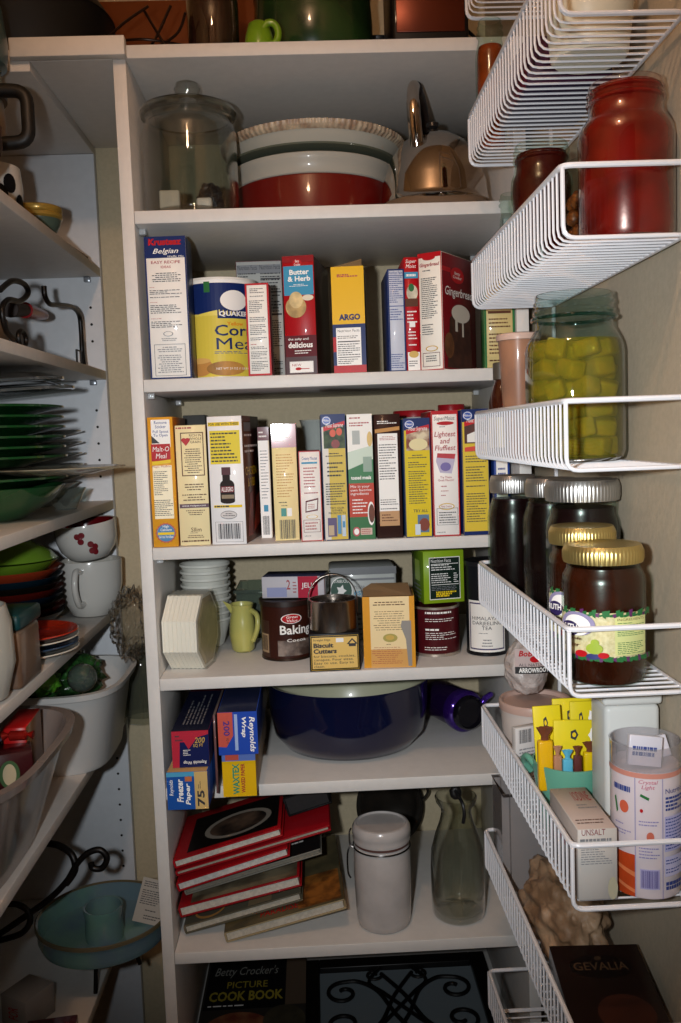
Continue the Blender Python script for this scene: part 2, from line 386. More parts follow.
# ------------------------------------------------------------------ jars, bowls, cans: shared builders
def jar_prof(r, h, neck=.78, sh=.70, lip=.0): # outer glass of a preserving jar
    rn = r*neck
    return [(0, 0), (r*.80, 0), (r*.95, h*.018), (r, h*.06), (r, h*sh), (r*.97, h*(sh+.05)), (r*.88, h*(sh+.10)), (rn, h*(sh+.145)), (rn, h*.875), (rn+.0022, h*.885), (rn+.0022, h*.90), (rn, h*.91), (rn, h*.93), (rn+.0018, h*.94), (rn+.0018, h*.95), (rn, h*.96), (rn, h*.99), (rn-.001, h), (rn-.003, h)]
def scale_prof(pr, d, zmax):
    out = []
    for r, z in pr:
        if z > zmax: break
        out.append((max(r-d, 0), max(z, d)))
    r_last = out[-1][0]; out.append((r_last, zmax)); out.append((0, zmax)); return out
def mason(label, loc, r, h, fill, level=.84, cat='jar', lid=None, name='preserve_jar', gl=None, neck=.78, sh=.70, group=None, fillmat=None, rotz=0):
    j = thing(name, label, cat, loc, (0, 0, rotz), group); pr = jar_prof(r, h, neck, sh)
    lathe('glass_body', pr, gl or glass('#e6f0ea', .55), j)
    if fill or fillmat: lathe('contents', scale_prof(pr, .0022, h*level), fillmat or M(fill, .25, 0, 'mottle', scale=25), j)
    if lid:
        rn = r*neck+.0035; lm = M(lid, .34, .9)
        fl = lambda a, k: (.014*math.sin(a*60) if k in (2, 3) else 0)
        lathe('lid_band', [(rn-.004, h*.880), (rn, h*.883), (rn+.0006, h*.91), (rn+.0006, h*.965), (rn, h*.985), (rn-.002, h+.0016), (rn-.009, h+.0018)], lm, j, 240, flute=fl)
        lathe('lid_disc', [(rn-.007, h+.0012), (rn-.011, h+.0016), (rn-.016, h+.0006), (0, h+.0008)], M(lid, .35, .9), j)
    return j
def can(name, label, cat, xc, wpx, yt, zb, Y, body, lidc=None, rim='#8b8e92', art=None, group=None, lip=True, aw=2.4, coat=.3, band=None):
    """a can whose axis stands at depth Y, centred on photo column xc"""
    x = onY(xc, yt+40, Y).x; z1 = onY(xc, yt, Y).z; r = wpx/2*mpp(Y)*1.0; h = z1-zb-.0006
    o = thing(name, label, cat, (x, Y, zb+.0006), group=group)
    lathe('body', [(0, 0), (r-.001, 0), (r, .0015), (r, h-.003), (r-.002, h-.003), (r-.002, h-.004), (0, h-.004)], M(body, .4, coat=coat), o, 64)
    lathe('rim', [(r-.002, h-.0045), (r+.001, h-.004), (r+.001, h-.0005), (r-.0005, h), (r-.002, h-.001)], M(rim, .3, .7 if rim != '#e4e0d8' else 0), o, 64)
    lathe('rim', [(r-.001, .0), (r+.0008, .0), (r+.0008, .004), (r-.0002, .005)], M(rim, .3, .7 if rim != '#e4e0d8' else 0), o, 64)
    if lidc: lathe('plastic_lid', [(r+.0012, h-.006), (r+.0022, h-.006), (r+.0022, h+.001), (r-.001, h+.002), (r-.004, h+.0005), (0, h+.0005)], M(lidc, .4), o, 64)
    fc = cyl_face(r, .004, h-.004, aw, math.atan2(CAM.y-Y, CAM.x-x))
    if art: art(fc); fc.flush(o)
    return o
WH = M('#e9e6e0', .45, coat=.3); RED = M('#b3161f', .4, coat=.35); NAVY = M('#14275e', .4, coat=.35); YEL = M('#e7c520', .4, coat=.35); CRM = M('#e3d3a0', .45, coat=.3)
DK = M('#241a18', .45, coat=.3); GRN = M('#2c6b3a', .45, coat=.3); ORG = M('#d98a25', .45, coat=.3); MAR = M('#5e1220', .4, coat=.3); GREY = M('#77787c', .5); BLK = M('#121214', .45, coat=.2)
CY = M('#3d8fb3', .45, coat=.3); BRN = M('#5a3320', .45, coat=.3); TAN = M('#c08a4a', .45, coat=.3); REDINK = M('#a01822', .5); BLUINK = M('#2a3f86', .5); WHINK = M('#f0ede8', .5); GOLD = M('#c9a54a', .4)

# ================================================================== top shelf
x = .0785; ZS = 1.11
def zsc(p): return [(r*.93, z*ZS) for r, z in p]
j = thing('glass_canister', 'large clear glass canister with domed knob lid at the left end of the top shelf', 'canister', (x, .078, S['s1']+.0006))
GJ = glass('#f2f4f2', 1.7)
lathe('body', zsc([(0, .001), (.070, .001), (.077, .006), (.079, .02), (.079, .118), (.076, .128), (.070, .133), (.070, .138), (.073, .141), (.071, .1415), (.068, .138), (.068, .133), (.075, .125), (.0765, .118), (.0765, .02), (.073, .008), (0, .006)]), GJ, j, 72)
lathe('lid', zsc([(.069, .1415), (.079, .142), (.081, .146), (.078, .152), (.062, .158), (.035, .163), (.016, .166), (.013, .170), (.019, .175), (.022, .181), (.019, .188), (.010, .192), (0, .1925), (0, .188)]), GJ, j, 72)
box('paper_packet', x-.05, x-.018, .065, .085, S['s1']+.0105, S['s1']+.047, M('#b9b2a4', .6), None, .003); tag(bpy.context.scene.objects['paper_packet'], 'small white paper packet inside the large glass canister', 'packet')
o = blob('dark_pouch', .020, .018, .028, M('#1b1a1e', .3, 0, 'crinkle'), None, (x+.028, .085, S['s1']+.031), .2); tag(o, 'black crumpled pouch inside the large glass canister', 'pouch')
o = box('white_scoop', 0, .024, 0, .02, 0, .018, M('#cfcac2', .4), None, .004, loc=(x+.010, .042, S['s1']+.0105)); tag(o, 'small white block beside the black pouch in the glass canister', 'packet')

Y0 = .232; xc = onY(312, 170, Y0).x; R0 = .1395; zz = S['s1']
b = thing('mixing_bowl', 'big red bowl with a white upper band, bottom of the stack on the top shelf', 'bowl', (xc, Y0, zz+.0006))
lathe('red_body', [(0, 0), (R0*.88, 0), (R0*.97, .004), (R0*.99, .072), (R0*.985, .074), (R0*.97, .074), (R0*.95, .006), (0, .004)], M('#5e0d09', .3, coat=.6), b, 80)
lathe('white_band', [(R0*.985, .0745), (R0*1.0, .076), (R0*1.005, .093), (R0*1.03, .097), (R0*1.03, .106), (R0*1.0, .108), (R0*.985, .10), (R0*.96, .076)], M('#9d9b92', .35, coat=.4), b, 80)
o = lathe('green_platter', [(0, .109), (R0*.8, .109), (R0*1.06, .117), (R0*1.07, .1195), (R0*.8, .113), (0, .112)], M('#565a4c', .35, coat=.5), None, 80, loc=(xc, Y0, zz+.001)); tag(o, 'grey-green platter lying on the red and white bowl', 'platter')
b = thing('pie_dish', 'white fluted pie dish with brown-ribbed rim on top of the red bowl stack', 'dish', (xc+.003, Y0, zz+.1215))
Rp = R0*1.155
lathe('dish', [(0, 0), (Rp*.80, .0), (Rp*.93, .020), (Rp*.91, .021), (Rp*.78, .003), (0, .003)], M('#b8b2a4', .4, coat=.4), b, 96)
fl = lambda a, k: .005*math.cos(a*100)
lathe('fluted_rim', [(Rp*.93, .0185), (Rp*.98, .024), (Rp*.99, .031), (Rp*.97, .031), (Rp*.92, .0215)], M('#b9a88f', .45, 0, 'mottle', scale=60, c2='#8f7864'), b, 800, flute=fl)

# steel kettle
xk = .465; KM = M('#b9aea4', .07, 1.0)
k = thing('tea_kettle', 'polished steel dome kettle with tall looped handle on the top shelf', 'kettle', (xk, .098, zz+.0006)); k.scale = (1.02, 1.02, 1.18)
lathe('body', [(0, 0), (.070, 0), (.082, .004), (.090, .010), (.091, .013), (.086, .016), (.084, .022), (.081, .045), (.070, .075), (.052, .096), (.032, .107), (.012, .111), (0, .112)], KM, k, 80)
lathe('lid_knob', [(0, .111), (.006, .111), (.005, .116), (.010, .119), (.010, .124), (0, .127)], M('#141416', .3, coat=.5), k, 24)
tube('handle', smooth_path([(-.030, -.045, .078), (-.034, -.052, .105), (-.036, -.050, .140), (-.032, -.030, .162), (-.026, -.005, .167)], 10), [.0105]*20+[.0095]*21, KM, k, 16)
tube('handle_grip', smooth_path([(-.027, -.008, .167), (-.018, .022, .160), (-.010, .045, .140), (-.008, .055, .116)], 8), .012, M('#1d1615', .35, coat=.4), k, 16)
tube('handle', smooth_path([(-.008, .054, .122), (-.006, .056, .10), (-.004, .050, .080)], 6), .008, KM, k, 12)
tube('spout', smooth_path([(.045, .055, .055), (.058, .085, .075), (.062, .105, .10)], 8), [.018]*4+[.015]*8+[.011]*5, KM, k, 20)
xl_ = .490
k = thing('steel_pan_lid', 'big domed steel pan lid standing behind the kettle', 'lid', (xl_, .290, zz+.080), (math.radians(78), 0, math.radians(4))); k.scale = (.84, .84, .84)
lathe('dome', [(.090, 0), (.091, .003), (.082, .012), (.060, .022), (.03, .028), (0, .030)], M('#8f8a86', .15, 1), k, 72)
lathe('knob', [(0, .029), (.007, .030), (.006, .038), (.013, .043), (.012, .050), (0, .052)], M('#222222', .4), k, 24)

# ================================================================== second shelf
def a(f):
    f.R(0, 0, 1, .15, NAVY); f.frame(0, 0, 1, 1, .0022, NAVY); f.T('Krusteaz', .1, .015, .9, .062, RED, shear=.05, bold=.05); f.T('Belgian', .2, .085, .82, .13, WHINK, shear=.35); f.T('Waffle Mix', .55, .135, .95, .148, WHINK, shear=.2)
    f.T('EASY RECIPE', .15, .17, .85, .19, REDINK); f.T('IDEAS', .38, .205, .62, .222, REDINK); f.P(.14, .25, .86, .32, INK, 5, 2, center=True); f.P(.08, .35, .3, .358, REDINK, 1); f.P(.08, .37, .86, .43, INK, 5, 3); f.P(.08, .455, .4, .463, REDINK, 1); f.P(.08, .475, .86, .54, INK, 5, 4)
    f.P(.08, .57, .55, .578, REDINK, 1); f.P(.08, .59, .86, .64, INK, 4, 5); f.frame(.12, .755, .88, .98, .0008, GREY); f.P(.18, .77, .82, .96, GREY, 13, 6, center=True); f.E(.36, .665, .6, .70, GREY); f.E(.38, .668, .58, .697, WH); f.P(.3, .71, .7, .735, GREY, 2, 9, center=True)
carton('waffle_mix_box', 'tall white and navy Belgian waffle mix box at the left end of the second shelf', 'box', 147, 188.5, 236, 377, S['s2'], .004, .052, '#f0ebe4', '#16254a', art=a, rot=-2)
def a(f):
    f.R(0, 0, 1, .37, NAVY); f.R(0, .37, 1, 1, M('#d6c24a', .4, coat=.3)); f.R(0, 0, 1, .035, WHINK); f.R(.365, .02, .42, .13, GRN)
    f.poly([(0, .37), (1, .37), (1, .33), (.75, .35), (.5, .31), (.3, .35), (0, .33)], M('#e2cf58', .4)); f.R(.48, .30, .80, .40, NAVY); f.E(.51, .11, .77, .32, WHINK); f.T('QUAKER', .495, .325, .785, .385, WHINK, bold=.03)
    f.T('Yellow', .56, .435, .72, .475, ORG, bold=.03); f.T('Corn', .45, .465, .83, .58, NAVY, bold=.015); f.T('Meal', .46, .60, .85, .72, NAVY, bold=.015); f.P(.44, .735, .88, .765, BLUINK, 2, 3)
    f.E(.17, .80, .42, .99, TAN); f.E(.36, .84, .72, .99, M('#b9853c', .6, 0, 'mottle')); f.E(.19, .80, .40, .86, M('#d7a85e', .6)); f.T('NET WT 24 OZ (1 LB 8 OZ)', .45, .905, .8, .935, WHINK)
can('cornmeal_canister', 'round blue and yellow corn meal canister on the second shelf', 'canister', 220, 72, 283, S['s2'], .118, '#d6c24a', rim='#e4e0d8', art=a, aw=2.9)
o = blob('red_foil_bag', .040, .022, .040, M('#8e1a17', .3, 0, 'crinkle'), None, (onY(215, 300, .235).x, .235, S['s2']+.066), .25, seed=4); o.scale = (1, 1, 1.55); tag(o, 'crinkled red foil bag behind the corn meal canister', 'bag')
xo = onY(238, 262, .31).x
tube('orange_strap', smooth_path([(xo-.030, 0.295, S['s2']+.11), (xo-.022, 0.300, S['s2']+.142), (xo, 0.305, S['s2']+.165), (xo+.03, 0.310, S['s2']+.172), (xo+.036, 0.315, S['s2']+.158), (xo+.01, 0.320, S['s2']+.150), (xo-.012, 0.325, S['s2']+.13), (xo-.02, 0.330, S['s2']+.10), (xo-.02, 0.335, S['s2']+.001)], 7), .0026, M('#b4551f', .45), None); tag(bpy.data.objects['orange_strap'], 'looped orange cord handle rising behind the corn meal canister', 'cord')
def a(f):
    f.R(.02, .03, .98, .1, GREY); f.T('Nutrition Facts', .04, .035, .46, .07, INK); f.T('Nutrition Facts', .52, .03, .97, .07, INK); f.P(.04, .09, .46, .3, INK, 9, 3); f.P(.53, .09, .97, .45, INK, 14, 4); f.R(.04, .21, .46, .22, INK); f.R(.53, .14, .97, .15, INK); f.R(.53, .25, .97, .26, INK); f.R(.53, .43, .97, .445, INK); f.P(.53, .48, .95, .97, INK, 26, 5); f.frame(0, 0, 1, 1, .0008, MAR)
carton('pudding_mix_box', 'pale grey box with nutrition tables, standing behind the small red pudding box', 'box', 238, 283.5, 261, 374, S['s2'], .192, .08, '#b9b9b4', '#8a8280', art=a)
def a(f):
    f.frame(0, 0, 1, 1, .0028, RED); f.P(.2, .05, .8, .15, INK, 5, 3); f.P(.15, .18, .85, .62, INK, 22, 4); f.P(.15, .65, .6, .67, REDINK, 1); f.P(.15, .68, .85, .82, INK, 8, 8); f.P(.15, .84, .85, .95, INK, 6, 9)
carton('biscuit_mix_box', 'small slim box with red border and white back on the second shelf', 'box', 246.5, 270, 283, 375, S['s2'], .002, .036, '#f0ece4', '#7d1a2a', '#8a1822', art=a, rot=-4)
def a(f):
    f.R(0, 0, 1, .055, M('#8b1018', .4, coat=.3)); f.E(.33, .03, .62, .09, RED); f.T('Betty\nCrocker', .38, .035, .58, .085, WHINK); f.R(.03, .085, .97, .33, CY); f.T('Butter\n& Herb', .16, .115, .88, .215, WHINK, bold=.03); f.P(.2, .235, .8, .26, WHINK, 2, 3, center=True)
    f.E(.06, .34, .72, .52, M('#c9a566', .6, 0, 'mottle', scale=50)); f.E(.18, .30, .62, .44, M('#e0c48a', .6, 0, 'mottle', scale=50)); f.E(.6, .33, .96, .38, M('#d9cdb4', .5)); f.R(0, .67, 1, .85, M('#5a0f1a', .4, coat=.3)); f.T('the salty and', .1, .69, .75, .715, WHINK, bold=.01); f.T('delicious', .1, .725, .88, .775, WHINK, bold=.03); f.P(.3, .79, .85, .83, WHINK, 2, 5); f.R(0, .85, 1, 1, M('#3c1218', .4)); f.frame(.12, .89, .88, .985, .0008, WHINK); f.R(.14, .895, .86, .98, WHINK); f.T('NEW', .2, .91, .5, .93, REDINK); f.E(.3, .94, .5, .965, RED); f.R(.45, .95, .75, .956, RED)
carton('potato_mix_box', 'red butter and herb potato box with blue title panel, middle of the second shelf', 'box', 284, 315.5, 255, 374.5, S['s2'], .004, .14, '#a5151c', '#2c1c16', '#7a1014', art=a, rot=-10)
def a(f):
    f.R(0, 0, 1, .54, M('#e5b312', .4, coat=.3)); f.P(.18, .07, .82, .1, REDINK, 2, 3, fill=.8); f.T('ARGO', .2, .445, .86, .505, NAVY, bold=.05); f.R(0, .54, 1, .93, NAVY); f.R(0, .66, .1, .8, RED); f.R(0, .93, 1, 1, RED); f.R(.1, .575, .86, .93, WHINK)
    f.T('Nutrition Facts', .15, .59, .82, .615, INK); f.P(.14, .63, .82, .68, INK, 3, 4); f.R(.14, .70, .82, .71, INK); f.P(.14, .72, .82, .84, INK, 6, 5); f.R(.14, .85, .82, .857, INK); f.P(.14, .865, .82, .92, INK, 3, 6)
carton('cornstarch_box', 'yellow and navy corn starch box with open top flap on the second shelf', 'box', 332.5, 365, 266, 373, S['s2'], .004, .055, '#e5b312', '#2a2620', '#b98a1a', art=a, rot=-6)
o = bpy.data.objects['cornstarch_box']; w_ = o.dimensions.x; h_ = o.dimensions.z
mesh('top_flap', [(0.001, .003, h_+.0002), (w_-.003, .003, h_+.0002), (w_-.004, .03, h_+.016), (0.006, .028, h_+.005)], [(0, 1, 2, 3)], M('#8f7a55', .7), o)
def a(f):
    f.frame(0, 0, 1, 1, .0022, NAVY); f.T('Nutrition Facts', .1, .02, .9, .05, BLUINK); f.P(.1, .07, .9, .33, BLUINK, 13, 4); f.R(.08, .06, .92, .066, BLUINK); f.R(.08, .355, .92, .363, BLUINK); f.P(.1, .38, .9, .5, BLUINK, 5, 5); f.P(.1, .82, .9, .97, BLUINK, 7, 6)
carton('stuffing_mix_box', 'white box with blue border and blue nutrition print, right half of the second shelf', 'box', 388.5, 405.3, 269, 371, S['s2'], .022, .12, '#c5c9d6', '#1e3470', art=a)
def a(f):
    f.T('Super\nMoist', .12, .02, .9, .095, WHINK, shear=.3, bold=.03); f.R(.0, .13, 1, .185, CY); f.P(.15, .145, .85, .17, WHINK, 1, 3, fill=.8); f.E(.15, .24, .95, .38, M('#ddd2b8', .6, 0, 'mottle', scale=50)); f.E(.3, .23, .7, .3, GRN); f.R(.05, .36, .95, .43, BRN); f.P(.15, .46, .85, .58, WHINK, 4, 4); f.R(.3, .56, .7, .61, WHINK); f.P(.2, .64, .8, .78, WHINK, 5, 6); f.R(.12, .83, .98, .99, WHINK); f.E(.2, .82, .9, .88, GOLD); f.P(.2, .9, .8, .96, INK, 3, 7)
carton('cake_mix_box', 'red moist cake mix box tucked between the blue-printed box and the gingerbread box', 'box', 405, 419, 257, 370, S['s2'], .030, .13, '#b0141e', art=a)
def a(f):
    f.frame(0, 0, 1, 1, .0014, RED); f.R(0, 0, 1, .04, RED); f.E(.2, .02, .75, .065, RED); f.T('Gingerbread', .08, .085, .92, .125, REDINK, shear=.25, bold=.02); f.P(.2, .14, .8, .16, INK, 1); f.P(.12, .19, .82, .56, INK, 22, 5, fill=.4); f.P(.12, .60, .6, .7, INK, 5, 7); f.E(.25, .79, .78, .84, GOLD); f.E(.3, .797, .73, .833, WH); f.frame(.12, .85, .86, .97, .0008, MAR); f.P(.2, .87, .78, .95, INK, 4, 8, center=True)
def ra(f):
    f.E(.25, .1, .65, .24, RED); f.T('Betty\nCrocker', .32, .14, .58, .2, WHINK); f.R(.0, .12, .25, .16, RED); f.T('Gingerbread', .08, .28, .9, .38, WHINK, shear=.2); f.poly([(.2, .55), (.5, .45), (.8, .52), (.85, .98), (.1, .98)], M('#4a2718', .7, 0, 'mottle', scale=60)); f.E(.25, .42, .8, .58, M('#d9cfc0', .6)); f.R(.35, .5, .42, .66, M('#d9cfc0', .6)); f.R(.55, .5, .6, .7, M('#d9cfc0', .6)); f.E(.02, .68, .3, .9, M('#7a4a26', .7, 0, 'mottle', scale=60))
carton('gingerbread_mix_box', 'red and white gingerbread mix box turned to show its brown cake picture', 'box', 421, 442.5, 251, 371, S['s2'], .002, .125, '#f2ece0', '#6a1018', '#a5141e', art=a, rot=-34, right_art=ra)
def a(f):
    f.R(0, 0, .07, 1, GRN); f.R(.93, 0, 1, 1, GRN); f.P(.15, .03, .85, .3, BRN, 7, 3); f.R(.13, .46, .88, .485, BRN); f.P(.15, .36, .85, .43, BRN, 2, 4); f.P(.15, .52, .85, .95, BRN, 12, 5)
carton('recipe_box', 'yellow box with green edges at the right end of the second shelf', 'box', 484, 514.5, 262, 369, S['s2'], .006, .03, '#cdb77c', '#2c6b3a', art=a)

# ================================================================== third shelf
def a(f):
    f.R(.14, .02, .88, .23, WHINK); f.T('Remove\nSticker', .27, .03, .77, .085, BLUINK, bold=.01); f.T('Pull Spout\nTo Open', .2, .1, .82, .155, BLUINK, bold=.01); f.poly([(.14, .14), (.14, .2), (.46, .2)], INK); f.R(.1, .205, .86, .335, M('#b01a22', .4, coat=.3)); f.T('Malt-O\nMeal', .16, .225, .82, .315, WHINK, shear=.15, bold=.04)
    f.poly([(.12, .34), (.86, .325), (.86, .35), (.12, .365)], YEL); f.R(.12, .37, .88, .78, M('#f2e6c4', .45)); f.T('Magic Muffins', .1, .37, .84, .39, REDINK, shear=.1); f.P(.15, .41, .7, .6, INK, 13, 4); f.P(.12, .63, .86, .76, INK, 9, 6)
    f.E(.1, .81, .94, .97, M('#b4502a', .5), n=36, star=.08); f.E(.17, .823, .87, .957, M('#3a78a8', .5)); f.T('High\nCalcium', .3, .83, .75, .875, WHINK); f.R(.2, .885, .85, .905, YEL); f.T('& Iron Fortified', .25, .91, .8, .93, WHINK)
carton('cereal_box', 'slim orange cereal box with red title patch, leftmost on the third shelf', 'box', 147.5, 175.5, 417, 546, S['s3'], .004, .14, '#dd9c2c', '#a05a18', art=a, rot=0)
def a(f):
    f.P(.03, .015, .97, .03, REDINK, 1, fill=.8); f.frame(.17, .06, .92, .42, .0009, BRN); f.frame(.19, .065, .90, .415, .0005, BRN); f.T('RICH IN\nWHOLE\nGRAIN', .45, .075, .86, .15, BRN); f.E(.2, .105, .36, .14, RED); f.E(.32, .105, .48, .14, RED); f.poly([(.205, .13), (.475, .13), (.34, .17)], RED)
    f.P(.26, .19, .84, .40, BRN, 12, 3, center=True); f.P(.12, .48, .98, .63, BRN, 7, 4, center=True); f.R(.04, .652, 1, .685, M('#4a2036', .5)); f.T('www.recipes.com', .12, .66, .9, .678, WHINK); f.P(.2, .70, .9, .75, BRN, 3, 6, center=True); f.T('Sllim', .38, .85, .72, .885, BRN, bold=.0); f.P(.35, .89, .8, .9, BRN, 1); f.P(.25, .91, .8, .94, BRN, 2, 2, center=True); f.P(.06, .955, .96, .97, BRN, 1, 3, fill=.8)
carton('bran_cereal_box', 'cream box with framed red heart panel, second from the left on the third shelf', 'box', 177.5, 208, 425, 545, S['s3'], .012, .13, '#efdfae', '#8a4a3a', '#7c2430', art=a)
def a(f):
    f.R(.03, .045, .93, .075, YEL); f.T('FOR USE WITH THESE', .05, .05, .9, .07, INK, bold=.02); f.R(.06, .11, .93, .37, M('#dfc81f', .45)); f.P(.09, .12, .9, .36, INK, 9, 3, fill=.42)
    f.R(.36, .395, .62, .455, M('#4a1420', .5)); f.R(.38, .455, .6, .50, DK); f.E(.3, .49, .72, .58, DK); f.R(.3, .53, .72, .66, DK); f.E(.3, .64, .72, .68, DK); f.R(.32, .545, .7, .59, M('#7c1a26', .5)); f.T('ALLEGRO', .34, .55, .68, .585, WHINK); f.R(.34, .61, .7, .64, M('#8a7a60', .5)); f.R(.1, .69, .92, .71, YEL); f.P(.12, .693, .9, .707, INK, 1, fill=.8); f.E(.28, .735, .76, .80, INK); f.E(.29, .739, .75, .796, M('#cfcac8', .5)); f.P(.35, .75, .7, .78, INK, 2, 3, center=True); f.frame(.12, .82, .92, .98, .0005, GREY); f.bars(.2, .835, .84, .955)
def ra(f):
    f.R(0, 0, 1, .04, MAR); f.R(.1, .05, .5, .12, GREY); f.R(.5, .0, 1, .25, DK); f.P(.1, .13, .9, .3, WHINK, 4, 3); f.T('CHICKEN\n& RIBS', .1, .4, .75, .56, YEL); f.poly([(.1, .95), (.3, .62), (.5, .6), (.4, .95)], M('#9a3318', .5, 0, 'mottle', scale=50)); f.poly([(.45, .93), (.7, .65), (.9, .62), (.85, .88)], M('#9a3318', .5, 0, 'mottle', scale=50))
carton('marinade_box', 'wide white carton with yellow text panel and dark bottle picture on the third shelf', 'box', 209, 244, 416, 546.5, S['s3'], .002, .125, '#f0eeee', '#5a3a2c', '#6a1420', art=a, rot=-8, right_art=ra)
def a(f):
    f.R(0, 0, 1, .12, MAR); f.R(0, .12, .9, 1, WHINK); f.P(.1, .03, .8, .1, WHINK, 2, 3); f.P(.15, .2, .85, .65, GREY, 16, 4, fill=.3); f.R(.3, .7, .7, .76, CY); f.bars(.15, .80, .75, .97)
carton('soup_mix_box', 'white mix box with maroon top edge, half hidden beside the marinade carton', 'box', 259.5, 270.5, 427, 534, S['s3'], .075, .11, '#efe6cf', '#7c1a26', '#7c1422', art=a)
def a(f):
    f.R(0, 0, 1, .20, M('#8c1428', .35, coat=.6)); f.P(.12, .04, .85, .16, WHINK, 4, 3, fill=.3); f.P(.15, .25, .85, .63, TAN, 16, 4, fill=.3); f.P(.2, .66, .8, .68, INK, 1); f.R(.28, .72, .5, .79, M('#2c8a80', .5)); f.R(.53, .72, .72, .79, WHINK); f.P(.3, .69, .75, .705, INK, 1); f.bars(.2, .82, .85, .985)
carton('flatbread_mix_box', 'pale yellow box with glossy dark red top band and a small green stamp', 'box', 273, 297.5, 424, 537.5, S['s3'], .028, .12, '#f2dfa4', '#8a1826', '#8c1428', art=a)
def a(f):
    f.frame(0, 0, 1, 1, .0012, RED); f.T('Creamy Mousse', .15, .06, .85, .11, BLUINK); f.R(.12, .12, .85, .14, CY); f.P(.2, .17, .85, .48, REDINK, 9, 4, fill=.35); f.poly([(.25, .55), (.85, .52), (.8, .66), (.22, .68)], MAR); f.poly([(.30, .565), (.8, .54), (.76, .645), (.27, .665)], WH); f.P(.35, .58, .7, .64, REDINK, 3); f.E(.25, .705, .8, .75, GOLD); f.E(.3, .71, .75, .745, WH); f.frame(.12, .76, .9, .9, .0006, MAR); f.P(.2, .78, .85, .88, REDINK, 3, 5); f.P(.15, .93, .7, .95, GREY, 1)
carton('mousse_mix_box', 'shortest red-edged white box on the third shelf, in front of the glass vase', 'box', 300, 321.5, 451, 539.5, S['s3'], .006, .10, '#f2ebe4', '#8e1420', '#9a1522', art=a)
def pillsbury(f, img, cap='Flower'):
    f.R(0, 0, 1, .10, NAVY); f.E(.05, .015, .42, .085, M('#2448a0', .4)); f.E(.07, .02, .40, .08, WHINK); f.E(.09, .024, .38, .076, M('#2448a0', .4)); f.T('Pillsbury', .11, .04, .36, .062, WHINK); f.R(.1, .09, 1, .27, img); f.poly([(.1, .1), (.98, .055), (.98, .085), (.1, .135)], M('#c0202a', .4, coat=.3)); f.T(cap, .2, .07, .9, .115, WHINK, shear=.2)
    f.frame(0, 0, 1, 1, .0011, NAVY); f.P(.15, .3, .85, .34, INK, 2, 3, center=True)
FLO = M('#4a5c3c', .6, 0, 'mottle', scale=70, c2='#1d3226')
def a(f):
    f.R(0, .27, 1, 1, M('#cdb348', .4, coat=.3)); f.R(0, 0, .28, 1, M('#d5cfc4', .35, coat=.4)); pillsbury(f, FLO, 'Moist Supreme'); f.E(.35, .12, .6, .18, M('#cf4a20', .5)); f.E(.62, .11, .86, .17, M('#cf4a20', .5)); f.E(.4, .2, .75, .27, M('#7c2018', .5)); f.P(.2, .37, .9, .5, INK, 4, 5); f.P(.12, .54, .92, .72, INK, 9, 7); f.T('TRY OUR\nOTHER\nPRODUCTS', .2, .735, .9, .79, INK); f.R(.15, .82, .52, .97, M('#4c3a68', .5)); f.R(.18, .88, .4, .96, M('#b8a080', .5)); f.R(.55, .80, .7, .95, M('#3a86b4', .5)); f.R(.73, .80, .88, .97, M('#b8c8d8', .5)); f.R(.75, .85, .86, .9, M('#3a86b4', .5))
carton('cake_mix_box', 'yellow and blue cake mix box with red flower pot picture on the third shelf', 'box', 322.5, 347, 414, 539, S['s3'], .006, .13, '#c9b04a', '#18285e', '#18285e', art=a)
def a(f):
    f.R(0, 0, 1, .3, M('#f0ede6', .4, coat=.4)); f.R(0, .3, 1, .55, M('#3f7a50', .4, coat=.3)); f.poly([(0, .3), (1, .25), (1, .36), (0, .44)], M('#b9c8b4', .4)); f.P(.1, .02, .9, .1, REDINK, 4, 3, fill=.5); f.R(.2, .13, .5, .24, M('#a8aca8', .5)); f.E(.78, .14, 1.0, .26, GOLD); f.R(.6, .34, .95, .46, M('#8aa090', .5)); f.T('tossed meals', .1, .49, .9, .52, WHINK, bold=.03); f.R(0, .55, 1, .82, M('#b8402c', .4, coat=.3)); f.T('Mix in your\nown favorite\ningredients', .06, .565, .9, .65, WHINK, bold=.01, align='LEFT'); f.P(.12, .67, .8, .8, WHINK, 5, 5, fill=.35); f.R(0, .82, 1, 1, M('#3a7044', .4, coat=.3))
    f.E(.72, .70, 1.0, .89, WHINK); f.E(.76, .72, 1.0, .87, M('#6a3418', .6, 0, 'mottle', scale=60)); f.E(.1, .90, .4, .975, M('#b8323a', .4)); f.E(.15, .912, .35, .963, WHINK); f.R(.42, .91, .88, .965, M('#cdb0a0', .5)); f.P(.45, .915, .85, .96, REDINK, 3)
carton('pasta_salad_box', 'green, red and white meal kit box between two cake mixes on the third shelf', 'box', 348.5, 373.5, 414, 539, S['s3'], .006, .13, '#3a7044', '#24482c', art=a)
def a(f):
    f.P(.12, .05, .88, .08, WHINK, 2, 3, fill=.5); f.poly([(.03, .12), (.97, .10), (.97, .13), (.03, .15)], TAN); f.R(.12, .155, .88, .9, M('#eeeae4', .45)); f.P(.2, .175, .8, .21, REDINK, 3, 2, center=True); f.P(.16, .235, .84, .53, INK, 14, 4, fill=.35); f.P(.16, .68, .84, .77, INK, 5, 6, fill=.35); f.R(.12, .78, .88, .9, M('#b88a58', .5)); f.P(.2, .8, .8, .89, BRN, 4, 7)
carton('brownie_mix_box', 'dark brown brownie mix box with a long white recipe panel', 'box', 375.5, 401.5, 414, 538.5, S['s3'], .006, .13, '#35201d', '#2a1a18', art=a)
CAKE = M('#7c3a28', .6, 0, 'mottle', scale=60, c2='#d8c8a8')
